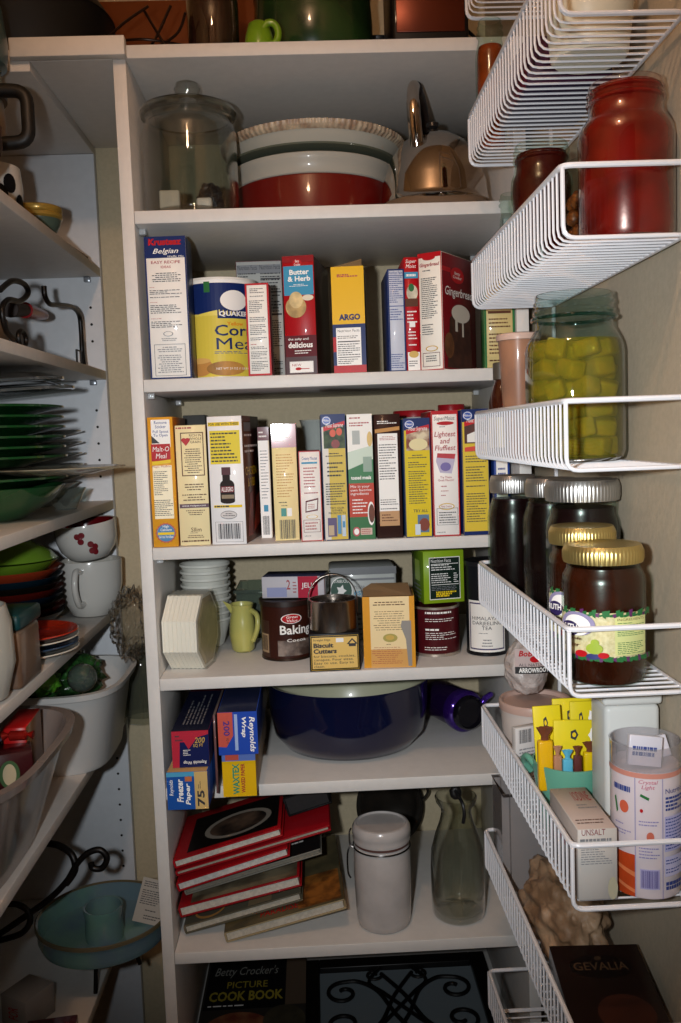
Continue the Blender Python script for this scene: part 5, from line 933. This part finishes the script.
# shelf B: wire easel, red object, packets
we = thing('wire_plate_stand', 'black wrought iron plate stand on the left shelf below the bags', 'stand', (0, 0, LB+.0006)); IB = M('#0f0c0b', .4, .4)
def PL(x, y, X): return onX(x, y, X)-Vector((0, 0, LB+.0006))
tube('curved_leg', smooth_path([PL(44, 286, -.165), PL(45, 296, -.165), PL(50, 304, -.165), PL(60, 305, -.165), PL(72, 307, -.165), PL(79, 315, -.165), PL(81, 330, -.165), PL(82, 350, -.165), Vector((PL(84, 362, -.165).x, PL(84, 362, -.165).y, .0045))], 8), .0042, IB, we, 10)
e_ = PL(84, 362, -.165); tube('foot_bar', [(e_.x, e_.y, .0045), (e_.x, e_.y-.10, .0045)], .0030, IB, we, 8)
tube('foot_bar', [(e_.x, e_.y-.05, .004), (e_.x, e_.y-.05, .03), (e_.x+.001, e_.y-.02, .03), (e_.x, e_.y-.02, .004)], .002, IB, we, 8)
tube('scroll', smooth_path([PL(0, 290, -.165), PL(12, 281, -.165), PL(24, 284, -.165), PL(28, 293, -.165), PL(20, 301, -.165), PL(8, 300, -.165), PL(2, 310, -.165), PL(6, 330, -.165), PL(14, 339, -.165)], 8), .0042, IB, we, 10)
rp = PL(22, 338, -.165); tube('scroll', [(rp.x, rp.y+.018*math.cos(2*PI*i/20), .0165+.012*math.sin(2*PI*i/20)) for i in range(20)], .0035, IB, we, 8, True)
ro_ = onX(24, 294, -.20); rd = thing('red_handled_brush', 'dark red handled brush resting across the iron stand', 'brush', ro_)
tube('red_handle', [(0, .0, .004), (.002, .06, .006), (.004, .095, .008)], [.013, .011, .007], M('#7a1216', .3, coat=.6), rd, 14)
tube('head', [(-.002, -.07, -.004), (0, -.001, .004)], [.013, .010], M('#20140f', .6), rd, 12)
rd.location.z = LB+.075
sp_ = thing('cork_block', 'small tan packet tucked under the iron stand on the left shelf', 'packet', (-.20, -.075, LB+.0006)); box('packet', -.02, .02, -.028, .028, 0, .045, M('#6a5138', .5, 0, 'mottle', scale=30), sp_, .004)
gb = thing('green_dish_cloth', 'folded grey-green cloth at the left edge on the shelf below the bags', 'cloth', (-.23, -.19, LB+.0006)); blob('cloth', .05, .05, .055, M('#3c4636', .8, 0, 'crinkle', scale=20), gb, (0, 0, .044), .15, seed=8)
# shelf C: plates
cx_, cy_ = -.274, .0
GP = M('#12401c', .18, 0, coat=.8); proto = None; z = LC+.0006
sv = thing('green_serving_bowl', 'wide dark green bowl at the bottom of the green plate stack', 'bowl', (cx_, cy_, z)); Rg = .148
lathe('bowl', [(0, 0), (Rg*.55, 0), (Rg*.6, .006), (Rg*.85, .028), (Rg*.98, .050), (Rg*.96, .051), (Rg*.82, .032), (Rg*.5, .010), (0, .008)], M('#1c4a26', .15, coat=1), sv, 80)
for i, dz in enumerate((.048, .0795, .094, .109, .124, .139, .154)):
    if proto is None:
        proto = thing('green_plate', 'glossy dark green dinner plate', 'plate', (0, 0, 0), group='dark green dinner plates stacked on the left shelf')
        lathe('plate', [(0, .0), (Rg*.58, 0), (Rg*.62, .003), (Rg*.96, .012), (Rg*1.0, .0135), (Rg*1.0, .0165), (Rg*.97, .0172), (Rg*.62, .007), (0, .004)], GP, proto, 80); pl_ = proto
    else: pl_ = copy_tree(proto)
    pl_.location = (cx_+.001*math.sin(i*2.1), cy_, z+dz); pl_['label'] = 'glossy dark green dinner plate in the stack on the left shelf'
CG = glass('#e6ece8', 1.8, .03, haze=.06, hz='#c8d0cc')
for i, (dx_, dy_, zz_, R_, lab, hz_) in enumerate(((.215, .07, .020, .036, 'small clear glass bowl at the bottom behind the green plates', .05), )):
    g = thing('glass_bowl', lab, 'bowl', (cx_+dx_-.115, cy_+dy_+.10, LC+.0006)); lathe('bowl', [(0, 0), (R_*.5, 0), (R_*.9, .03), (R_, .036), (R_*.97, .036), (R_*.86, .03), (0, .004)], CG, g, 64)
proto = None
for i, dz in enumerate((.064, .084, .104, .124, .144)):
    if proto is None:
        proto = thing('glass_plate', '', 'plate', (0, 0, 0), group='clear glass plates behind the green ones'); R_ = .110
        lathe('plate', [(0, 0), (R_*.6, 0), (R_*.7, .003), (R_, .010), (R_*1.0, .0125), (R_*.68, .006), (0, .003)], CG, proto, 64); g = proto
    else: g = copy_tree(proto)
    g.location = (-.276, .268, LC+dz-.02); g['label'] = 'clear glass plate in the stack behind the dark green plates'
cs = thing('glass_bowl', 'clear glass bowl holding up the glass plates behind the green stack', 'bowl', (-.276, .268, LC+.0006)); lathe('bowl', [(0, 0), (.05, 0), (.08, .03), (.10, .042), (.097, .0425), (.075, .033), (0, .004)], CG, cs, 64)
gp = thing('patterned_plate', 'pale rimmed plate jutting out to the right from the middle of the plate stack', 'plate', (-.170, .055, LC+.0965)); R_ = .105
gp.location = (-.137, -.012, LC+.0668)
lathe('plate', [(0, 0), (R_*.55, 0), (R_*.62, .002), (R_*.96, .008), (R_, .0095), (R_*.98, .011), (R_*.60, .005), (0, .004)], M('#9b9682', .25, 0, 'mottle', coat=.8, scale=30, c2='#5e5548'), gp, 72)
for i, (dz, tl, R_, lab) in enumerate(((.185, 2.3, .158, 'large clear glass lid lying tilted on top of the green plates'), (.2005, 2.6, .143, 'uppermost clear glass lid on the plate stack'))):
    g = thing('glass_platter', lab, 'platter', (cx_+.004, cy_+.02, z+dz), (math.radians(tl), math.radians(-4), 0))
    lathe('glass', [(R_*.97, 0), (R_, .001), (R_*1.0, .005), (R_*.93, .008), (R_*.8, .014), (R_*.4, .020), (0, .022), (0, .020), (R_*.4, .018), (R_*.78, .012), (R_*.91, .006)], glass('#dfe4e2', 2.2, .03, haze=.14, hz='#aab2b4'), g, 72)
# shelf D: bowls, plates, mugs
xbw, ybw = -.278, .155
cols = ['#0f1a20', '#5c120e', '#12160f', '#101c2a', '#54140f', '#14120f', '#0f2430']
nm = ['near-black', 'dark red', 'olive black', 'navy', 'brick red', 'black', 'dark teal']
Rb = .093; proto = None
for i in range(7):
    if proto is None:
        proto = thing('cereal_bowl', '', 'bowl', (0, 0, 0), group='dark glazed bowls under the orange and green ones')
        lathe('bowl', [(0, 0), (Rb*.4, 0), (Rb*.45, .003), (Rb*.8, .018), (Rb*.96, .030), (Rb, .034), (Rb*.97, .034), (Rb*.78, .022), (Rb*.44, .0065), (0, .006)], M(cols[0], .15, coat=1), proto, 64); g = proto
    else:
        g = copy_tree(proto); c_ = [q for q in bpy.data.objects if q.parent == g][0]; c_.data = c_.data.copy(); c_.data.materials[0] = M(cols[i], .15, coat=1)
    g.location = (xbw, ybw+.0015*math.sin(i*2), LD+.0006+.0105*i); g['label'] = '%s glazed bowl, number %s from the bottom of the bowl stack' % (nm[i], ('one', 'two', 'three', 'four', 'five', 'six', 'seven')[i])
for (dz, c1, lab, R_) in ((.077, '#9a3a20', 'orange-red glazed bowl just beneath the lime green bowls', .093), (.090, '#6a9028', 'lime green glazed bowl on top of the orange-red bowl', .088)):
    g = thing('cereal_bowl', lab, 'bowl', (xbw, ybw, LD+dz)); lathe('bowl', [(0, 0), (R_*.4, 0), (R_*.45, .003), (R_*.8, .018), (R_*.96, .030), (R_, .034), (R_*.97, .034), (R_*.78, .022), (R_*.44, .0065), (0, .006)], M(c1, .15, coat=1), g, 64)
g = thing('cereal_bowl', 'lime green glazed bowl turned upside down at the very top of the bowl stack', 'bowl', (xbw+.012, ybw, LD+.1255)); lathe('bowl', [(0, .031), (.034, .031), (.036, .028), (.064, .012), (.072, .002), (.074, 0), (.071, 0), (.062, .009), (0, .026)], M('#6a9028', .15, coat=1), g, 64)
xpl, ypl = -.192, -.030
for (k, c1, lab) in ((0, '#c8c4b8', 'white small plate at the bottom of the short plate stack'), (1, '#28405c', 'blue small plate in the short plate stack'), (2, '#c8c4b8', 'white small plate just under the orange-red plate'), (3, '#b0301a', 'orange-red small plate on top of the short plate stack')):
    R_ = .078; g = thing('side_plate', lab, 'plate', (xpl, ypl, LD+.0006+.0088*k)); lathe('plate', [(0, 0), (R_*.55, 0), (R_*.6, .002), (R_*.96, .0095), (R_, .011), (R_*.98, .0125), (R_*.82, .010), (R_*.58, .0065), (0, .005)], M(c1, .15, coat=1), g, 64)
def mug(lab, loc, r, h, lean, berries=False, handle=True, inside='#5c0c12', hang=0):
    m_ = thing('mug', lab, 'mug', loc, (lean[0], lean[1], 0)); WC = M('#c4c2bc', .2, coat=.9)
    lathe('cup', [(0, 0), (r*.55, 0), (r*.64, .003), (r*.88, h*.28), (r*.98, h*.55), (r, h*.97), (r*.99, h), (r*.95, h*.99)], WC, m_, 64)
    lathe('inside_glaze', [(r*.945, h*.985), (r*.93, h*.9), (r*.9, h*.6), (r*.8, h*.3), (r*.5, .008), (0, .006)], M(inside, .2, coat=.8), m_, 64)
    if handle: tube('handle', smooth_path([(r*.90*math.cos(hang), r*.90*math.sin(hang), h*.84), (r*1.45*math.cos(hang), r*1.45*math.sin(hang), h*.88), (r*1.62*math.cos(hang), r*1.62*math.sin(hang), h*.6), (r*1.3*math.cos(hang), r*1.3*math.sin(hang), h*.3), (r*.80*math.cos(hang), r*.80*math.sin(hang), h*.28)], 8), .0055, WC, m_, 12)
    if berries:
        base = math.atan2(CAM.y-loc[1], CAM.x-loc[0])
        for (da, z_) in ((-.16, .74), (-.02, .76), (-.07, .60), (.22, .50), (.36, .42), (.24, .32), (.36, .28)):
            a_ = base+da-.12; rr = r*(.885+.35*(z_-.28) if z_ < .55 else .985); s_ = .0048
            pts = [((rr+.0015)*math.cos(a_+s_/r*1.2*math.cos(t)), (rr+.0015)*math.sin(a_+s_/r*1.2*math.cos(t)), h*z_+s_*1.2*math.sin(t)) for t in [2*PI*i/12 for i in range(12)]]
            mesh('berry', pts, [tuple(range(12))], M('#6a0c18', .3, coat=.5), m_)
    return m_
Ym = .285; xm_ = onY(91, 580, Ym).x; rmg = 31*mpp(Ym)
mug('plain white mug under the berry mug on the left shelf', (xm_, Ym, LD+.0006), rmg, onY(91, 563, Ym-.05).z-LD, (0, 0), False, True, '#b8b4aa', -PI*.52)
mug('white mug with dark red berries and red inside, stacked on the plain mug', (onY(89, 540, Ym).x, Ym, onY(91, 563, Ym-.05).z+.003), rmg*.97, .069, (math.radians(5), math.radians(-5)), True, False)
# teal lidded box at left edge of shelf D
tl = thing('teal_lidded_box', 'cloudy plastic box of brown crackers with a dark teal lid at the left edge', 'box', (-.194, -.180, LD+.0006))
box('plastic_body', -.14, .057, -.045, .045, 0, .078, M('#5e4636', .4, 0, 'mottle', scale=10, c2='#7c6450', coat=.5), tl, .006); box('teal_lid', -.143, .060, -.048, .048, .0785, .100, M('#123638', .4, coat=.4), tl, .005)
mgx = thing('white_cup', 'white rounded cup cut off by the left edge of the picture', 'cup', (-.180, -.275, LD+.0006)); lathe('cup', [(0, 0), (.030, 0), (.040, .006), (.052, .05), (.050, .10), (.044, .122), (.042, .122), (.047, .10), (.048, .05), (0, .01)], M('#a8a69c', .3, coat=.6), mgx, 48)
# shelf F: white bin with bagged greens, clear bin with sweets
def bin_(name, lab, x0, x1, y0, y1, z0, h, mat, taper=.82, rimm=None):
    b_ = thing(name, lab, 'bin', ((x0+x1)/2, (y0+y1)/2, z0)); n = 48
    def se(t, ax, ay): c, s = math.cos(t), math.sin(t); return (ax*abs(c)**.55*(1 if c > 0 else -1), ay*abs(s)**.55*(1 if s > 0 else -1))
    ax, ay = (x1-x0)/2, (y1-y0)/2; prof = [(0, .0), (taper*.97, 0), (taper, .006), (.97, h*.90), (.985, h*.92), (1.03, h*.93), (1.05, h), (.98, h), (.95, h*.92), (taper*.96, .010), (0, .008)]
    vs = []; fs = []
    for i in range(n):
        t = 2*PI*i/n
        for (q, zz_) in prof: e2 = se(t, ax*q, ay*q); vs.append((e2[0], e2[1], zz_))
    m = len(prof)
    for i in range(n):
        j = (i+1) % n
        for k in range(m-1): fs.append((i*m+k, j*m+k, j*m+k+1, i*m+k+1))
    o = mesh('bin_shell', vs, fs, mat, b_, True); bm = bmesh.new(); bm.from_mesh(o.data); bmesh.ops.remove_doubles(bm, verts=bm.verts, dist=1e-6); bmesh.ops.recalc_face_normals(bm, faces=bm.faces); bm.to_mesh(o.data); bm.free(); return b_
FB = -.222
wb = bin_('white_bin', 'white plastic bin full of bagged greenery on the lower left shelf', -.36, -.085, .025, .30, LF+.0006, .140, M('#c0c0be', .35, coat=.3))
cg = blob('green_grass_bag', .085, .070, .048, M('#2a5a28', .18, 0, 'crinkle', scale=25, c2='#10240f', coat=.9), None, (-.215, .165, LF+.138), .2, 5, seed=6, flatbot=False); tag(cg, 'clear bag of dark green decorative grass in the white bin', 'bag')
o = blob('green_bow', .03, .03, .022, M('#62ac2c', .3, 0, 'crinkle', scale=30, c2='#1c4a14'), None, (-.205, .068, LF+.155), .3, 4, seed=16, flatbot=False); tag(o, 'bright green bow in the white bin', 'bow')
bl_ = thing('glass_ball', 'clear glass ball resting at the front of the white bin', 'ball', (-.142, .085, LF+.155)); lathe('ball', [(.024*math.sin(PI*i/20), -.024*math.cos(PI*i/20)) for i in range(21)], glass('#dfe6e2', 2.4, .02, haze=.1, hz='#a0aaa8'), bl_, 40)
ce = blob('cellophane_bag', .032, .042, .062, glass('#f2f0ee', 1.6, .06, haze=.03, hz='#8a7a68'), None, (-.090, .240, LF+.212), .35, 5, seed=21, freq=4, flatbot=False); tag(ce, 'crumpled clear cellophane bag between the white bin and the shelf unit', 'bag')
clo = thing('glass_cloche', 'upside-down clear glass vase behind the cellophane bag by the shelf unit', 'vase', (-.088, .30, 1.0)); clo.location = (onY(141, 660, .345).x, .345, LF+.0006)
lathe('cloche', [(.040, 0), (.042, .002), (.042, .006), (.037, .010), (.037, .10), (.034, .125), (.02, .145), (0, .150), (0, .148), (.02, .142), (.033, .12), (.035, .10), (.035, .010)], glass('#dfe2dc', 1.8, .03, haze=.10, hz='#8c8c80'), clo, 56)
cb_ = bin_('clear_bin', 'cloudy clear plastic bin full of sweets and boxes, lower left edge of the picture', -.41, -.098, -.44, -.060, LF+.0006, .152, glass('#dcd6d2', 1.0, .15, haze=.62, hz='#9c908a'), .70)
def ctn(name, lab, cat, x, y, z, w_, d_, h_, col, rz=0, rx=0, art=None, side=None):
    o = box(name, -w_/2, w_/2, -d_/2, d_/2, 0, h_, [M(col, .35, coat=.5), M(side or col, .35, coat=.5)], None, .001, fm=[0, 0, 0, 1, 0, 0], loc=(x, y, z), seg=1); o.rotation_euler = (rx, 0, math.radians(rz)); tag(o, lab, cat)
    if art: f = Face(lambda u, v, e: (-w_/2+u*w_, -d_/2-e, h_*(1-v)), w_, h_); art(f); f.flush(o)
    return o
px_, py_ = onY(36, 725, -.27).x, -.245
ctn('red_candy_box', 'bright red box with a small white label standing in the clear bin', 'box', -.160, -.165, LF+.086, .030, .085, .082, '#b01414', 4, 0, lambda f: (f.R(.1, .62, .85, 1, WHINK), f.P(.15, .66, .8, .95, INK, 4)), '#6a4a2a')
ctn('filler_carton', 'hidden brown carton at the bottom of the clear bin', 'box', -.254, -.250, LF+.012, .12, .16, .062, '#4a2c28')
ctn('candy_tin', 'dark red sweets packet with green ring print, right side of the clear bin', 'packet', -.185, -.235, LF+.085, .110, .045, .062, '#3a1014', 20, 0, lambda f: (f.E(.62, .15, .85, .75, M('#3c5a34', .4)), f.E(.66, .22, .81, .68, M('#b8a888', .5)), f.T('FREE', .05, .75, .35, .9, WHINK), f.E(.1, .35, .3, .6, M('#8a2018', .4))))
for (x_, y_, z_, s_, c1, c2, lab, nm_) in ((-.250, -.135, .140, .036, '#2a1030', '#12081a', 'purple foil sweets bag at the back of the clear bin', 'foil_bag'), (-.215, -.180, .150, .024, '#5c3a6a', '#c0b4c0', 'purple and white wrapped sweets bag in the middle of the clear bin', 'foil_bag'), (-.30, -.175, .130, .035, '#7a1216', '#3a0a0c', 'dark red foil bag in the clear bin', 'foil_bag')):
    o = blob(nm_, s_*1.2, s_, s_*.8, M(c1, .2, 0, 'crinkle', scale=40, c2=c2), None, (x_, y_, LF+z_), .3, 4, seed=int(s_*1000), flatbot=False); tag(o, lab, 'bag')
for i, (x_, y_, c1, lab) in enumerate(((-.190, -.200, '#b88a70', 'copper foil sweet lying on the sweets packet'), (-.150, -.215, '#a02018', 'red foil sweet next to the copper one'))):
    o = thing('foil_sweet', lab, 'sweet', (x_, y_, LF+.160)); tube('wrapper', [(-.02, 0, 0), (-.013, 0, .001), (-.010, 0, 0), (.010, 0, 0), (.013, 0, .001), (.02, 0, 0)], [.006, .002, .0065, .0065, .002, .006], M(c1, .25, .5), o, 12)
# shelf E: chip and dip bowl, iron scroll stand, boxes
xcb, ycb = onY(103, 917, .10).x, .105; R_ = 68*mpp(.105); zc_ = onY(103, 915, .10).z
sd = thing('iron_scroll_stand', 'black wrought iron stand with curled arms beside the teal dish', 'stand', (xcb, ycb, LE+.0006)); hs = zc_-LE-.062
tube('ring', [(R_*.42*math.cos(2*PI*i/40), R_*.42*math.sin(2*PI*i/40), max(hs, .008)-.0045) for i in range(40)], .004, IB, sd, 8, True)
for k in range(3):
    a_ = 2*PI*k/3+.4; tube('leg', [(R_*.42*math.cos(a_), R_*.42*math.sin(a_), max(hs, .008)-.004), (R_*.5*math.cos(a_), R_*.5*math.sin(a_), .0035)], .0035, IB, sd, 8)
def PS(x, y, Y): return onY(x, y, Y)-Vector((xcb, ycb, LE+.0006))
tube('curled_arm', smooth_path([PS(-6, 938, .0), PS(20, 920, .0), PS(48, 900, -.005), PS(66, 882, -.01), PS(77, 864, -.01), PS(88, 853, -.01), PS(100, 850, -.01), PS(107, 858, -.01), PS(102, 868, -.01), PS(93, 868, -.01), PS(91, 863, -.01)], 8), .0050, IB, sd, 10)
tube('curled_arm', smooth_path([PS(46, 843, .02), PS(60, 846, .01), PS(72, 855, -.003), PS(75, 870, -.008), PS(66, 884, -.010)], 8), .0055, IB, sd, 10)
tube('curled_arm', smooth_path([PS(-6, 906, .0), PS(14, 904, .0), PS(27, 910, -.002), PS(30, 922, -.003), PS(20, 934, -.003), PS(-6, 942, -.003)], 8), .0048, IB, sd, 10)
cd_ = thing('chip_and_dip_dish', 'large teal glazed stoneware dish with a cup in its centre, bottom left', 'dish', (xcb, ycb, zc_-.058)); TG = M('#5c7480', .22, 0, 'mottle', scale=12, c2='#668c80', coat=.8)
fl = lambda a, k: 0
lathe('dish', [(0, 0), (R_*.55, 0), (R_*.60, .004), (R_*.66, .010), (R_*.93, .022), (R_*.97, .034), (R_*.96, .048), (R_*1.0, .056), (R_*.985, .060), (R_*.955, .058), (R_*.93, .046), (R_*.88, .030), (R_*.6, .018), (0, .015)], TG, cd_, 96)
lathe('rim_glaze', [(R_*1.004, .0555), (R_*1.0, .0605), (R_*.98, .0615), (R_*.952, .0588)], M('#5c5440', .25, coat=.8), cd_, 96)
rc_ = 20*mpp(.1)
lathe('dip_cup', [(rc_*.96, .0155), (rc_*.98, .030), (rc_*.95, .055), (rc_*1.02, .068), (rc_*1.0, .073), (rc_*.9, .072), (rc_*.86, .055), (rc_*.88, .026), (0, .024)], TG, cd_, 56)
pc = thing('paper_leaflet', 'small printed paper leaflet propped against the cup in the teal dish', 'leaflet', (xcb+.040, ycb+.010, zc_-.038), (math.radians(-28), math.radians(12), math.radians(-8))); pc.location.z += .014; pc.location.x += .004; pc.location.y += .006
box('paper', 0, .058, 0, .0012, 0, .072, M('#a39c92', .6), pc); f = Face(lambda u, v, e: (.058*u, -e, .072*(1-v)), .058, .072); f.P(.08, .06, .92, .6, INK, 11, 6); f.P(.3, .68, .9, .92, INK, 4, 3); f.flush(pc)
ctn('white_printed_box', 'white box with faint red print lying at the lower left corner', 'box', onZ(28, 1000, LE+.03).x, onZ(28, 1000, LE+.03).y, LE+.0006, .055, .06, .050, '#8f8b88', -30, 0, lambda f: f.T('FOR', .3, .3, .7, .7, REDINK, rot=90))
ctn('red_flat_box', 'flat red box at the bottom left beside the white printed box', 'box', onZ(52, 1030, LE+.02).x, onZ(52, 1030, LE+.02).y-.02, LE+.0006, .075, .10, .020, '#5c0a10', 8)

# ================================================================== on top of the centre unit
ZT = 2.0855+.0006
ctn('lit_wall_panel', 'added brown panel coloured like the lamp-lit wall, behind the wire rack', 'box', .075, .368, ZT, .45, .055, .22, '#7a4020', 0)  # added panel; its brown imitates warm lamplight on the dark back wall
wr = thing('wire_cooling_rack', 'bent dark wire rack lying on top of the shelf unit at the left', 'rack', (-.018, .10, ZT))
for k, pts in enumerate(([(-.04, 0, .012), (.02, .02, .035), (.08, 0, .055), (.10, -.02, .08)], [(-.03, .02, .055), (.03, .0, .05), (.09, .02, .048)], [(-.04, -.02, .03), (.0, .0, .075), (.04, .0, .10)], [(.0, -.01, .002), (.04, .01, .045), (.075, 0, .10)], [(-.035, .0, .0022), (.0, -.0, .0022), (.09, .0, .0022)], [(.03, .01, .10), (.06, .0, .045), (.085, .0, .003)])):
    tube('wire', smooth_path([Vector(p) for p in pts], 8), .0022, M('#2a1a12', .35, .7), wr, 8)
gpz = thing('glass_pitcher', 'clear glass pitcher on top of the shelf unit, above the red bowl stack', 'pitcher', (onY(213, 25, .13).x, .13, ZT), (0, 0, math.radians(75))); rp_ = 24*mpp(.13)
lathe('body', [(0, .001), (rp_*.9, .001), (rp_, .008), (rp_*1.04, .10), (rp_*.98, .17), (rp_*1.0, .20), (rp_*.97, .20), (rp_*.95, .17), (rp_*1.0, .10), (rp_*.95, .012), (0, .010)], glass('#cfc4bc', 2.4, .03, haze=.05, hz='#5a4438'), gpz, 56)
tube('handle', smooth_path([(rp_*.98, 0, .04), (rp_*1.7, 0, .05), (rp_*1.9, 0, .12), (rp_*1.6, 0, .17), (rp_*.98, 0, .175)], 8), .006, glass('#8a6a58', 2.0, .03, haze=.3, hz='#3a2418'), gpz, 10)
lm = thing('lime_watering_can', 'small lime green ceramic pot with round handle beside the big green pot', 'pot', (onY(259, 35, .055).x, .055, ZT)); LG = M('#6a9018', .3, coat=.5)
lathe('body', [(0, 0), (.022, 0), (.024, .004), (.021, .030), (.016, .048), (.010, .052), (0, .053)], LG, lm, 40)
tube('handle', [(.018+.012*math.cos(2*PI*i/20), -.012, .030+.016*math.sin(2*PI*i/20)) for i in range(20)], .0055, LG, lm, 10, True)
gpt = thing('green_stockpot', 'big dark green enamel pot on top of the shelf unit', 'pot', (onY(313, 20, .20).x, .20, ZT)); rg_ = 57*mpp(.20)
lathe('pot', [(0, 0), (rg_*.62, 0), (rg_*.70, .004), (rg_*.88, .025), (rg_*.99, .065), (rg_, .10), (rg_*.97, .14), (rg_*.99, .145), (rg_*.93, .145), (rg_*.9, .07), (0, .01)], M('#24401c', .25, 0, 'mottle', coat=.8, scale=14, c2='#1a2e16'), gpt, 80)
ap = thing('dark_appliance', 'dark countertop appliance with copper front on top of the shelf unit', 'appliance', (onY(426, 20, .16).x, .16, ZT))
box('body', -.062, .062, -.05, .09, .034, .20, M('#16110f', .4, coat=.4), ap, .006); box('copper_panel', -.055, .055, -.0525, -.0505, .055, .18, M('#5a2412', .3, .6), ap, .002)
for sx in (-1, 1):
    for yy in (-.04, .08): box('foot', sx*.048-.006, sx*.048+.006, yy-.006, yy+.006, 0, .0335, BLK, ap, .002)
tube('cord', smooth_path([(.062, .03, .10), (.085, .0, .06), (.080, -.03, .02), (.075, -.05, .0035)], 8), .0028, BLK, ap, 8)
pt2 = thing('black_pot', 'black pot in the dark gap between green pot and appliance', 'pot', (onY(380, 20, .23).x, .335, ZT)); lathe('pot', [(0, 0), (.045, 0), (.05, .005), (.052, .12), (.055, .125), (.048, .125), (.046, .01), (0, .008)], M('#0d0b0b', .35, .3), pt2, 48)
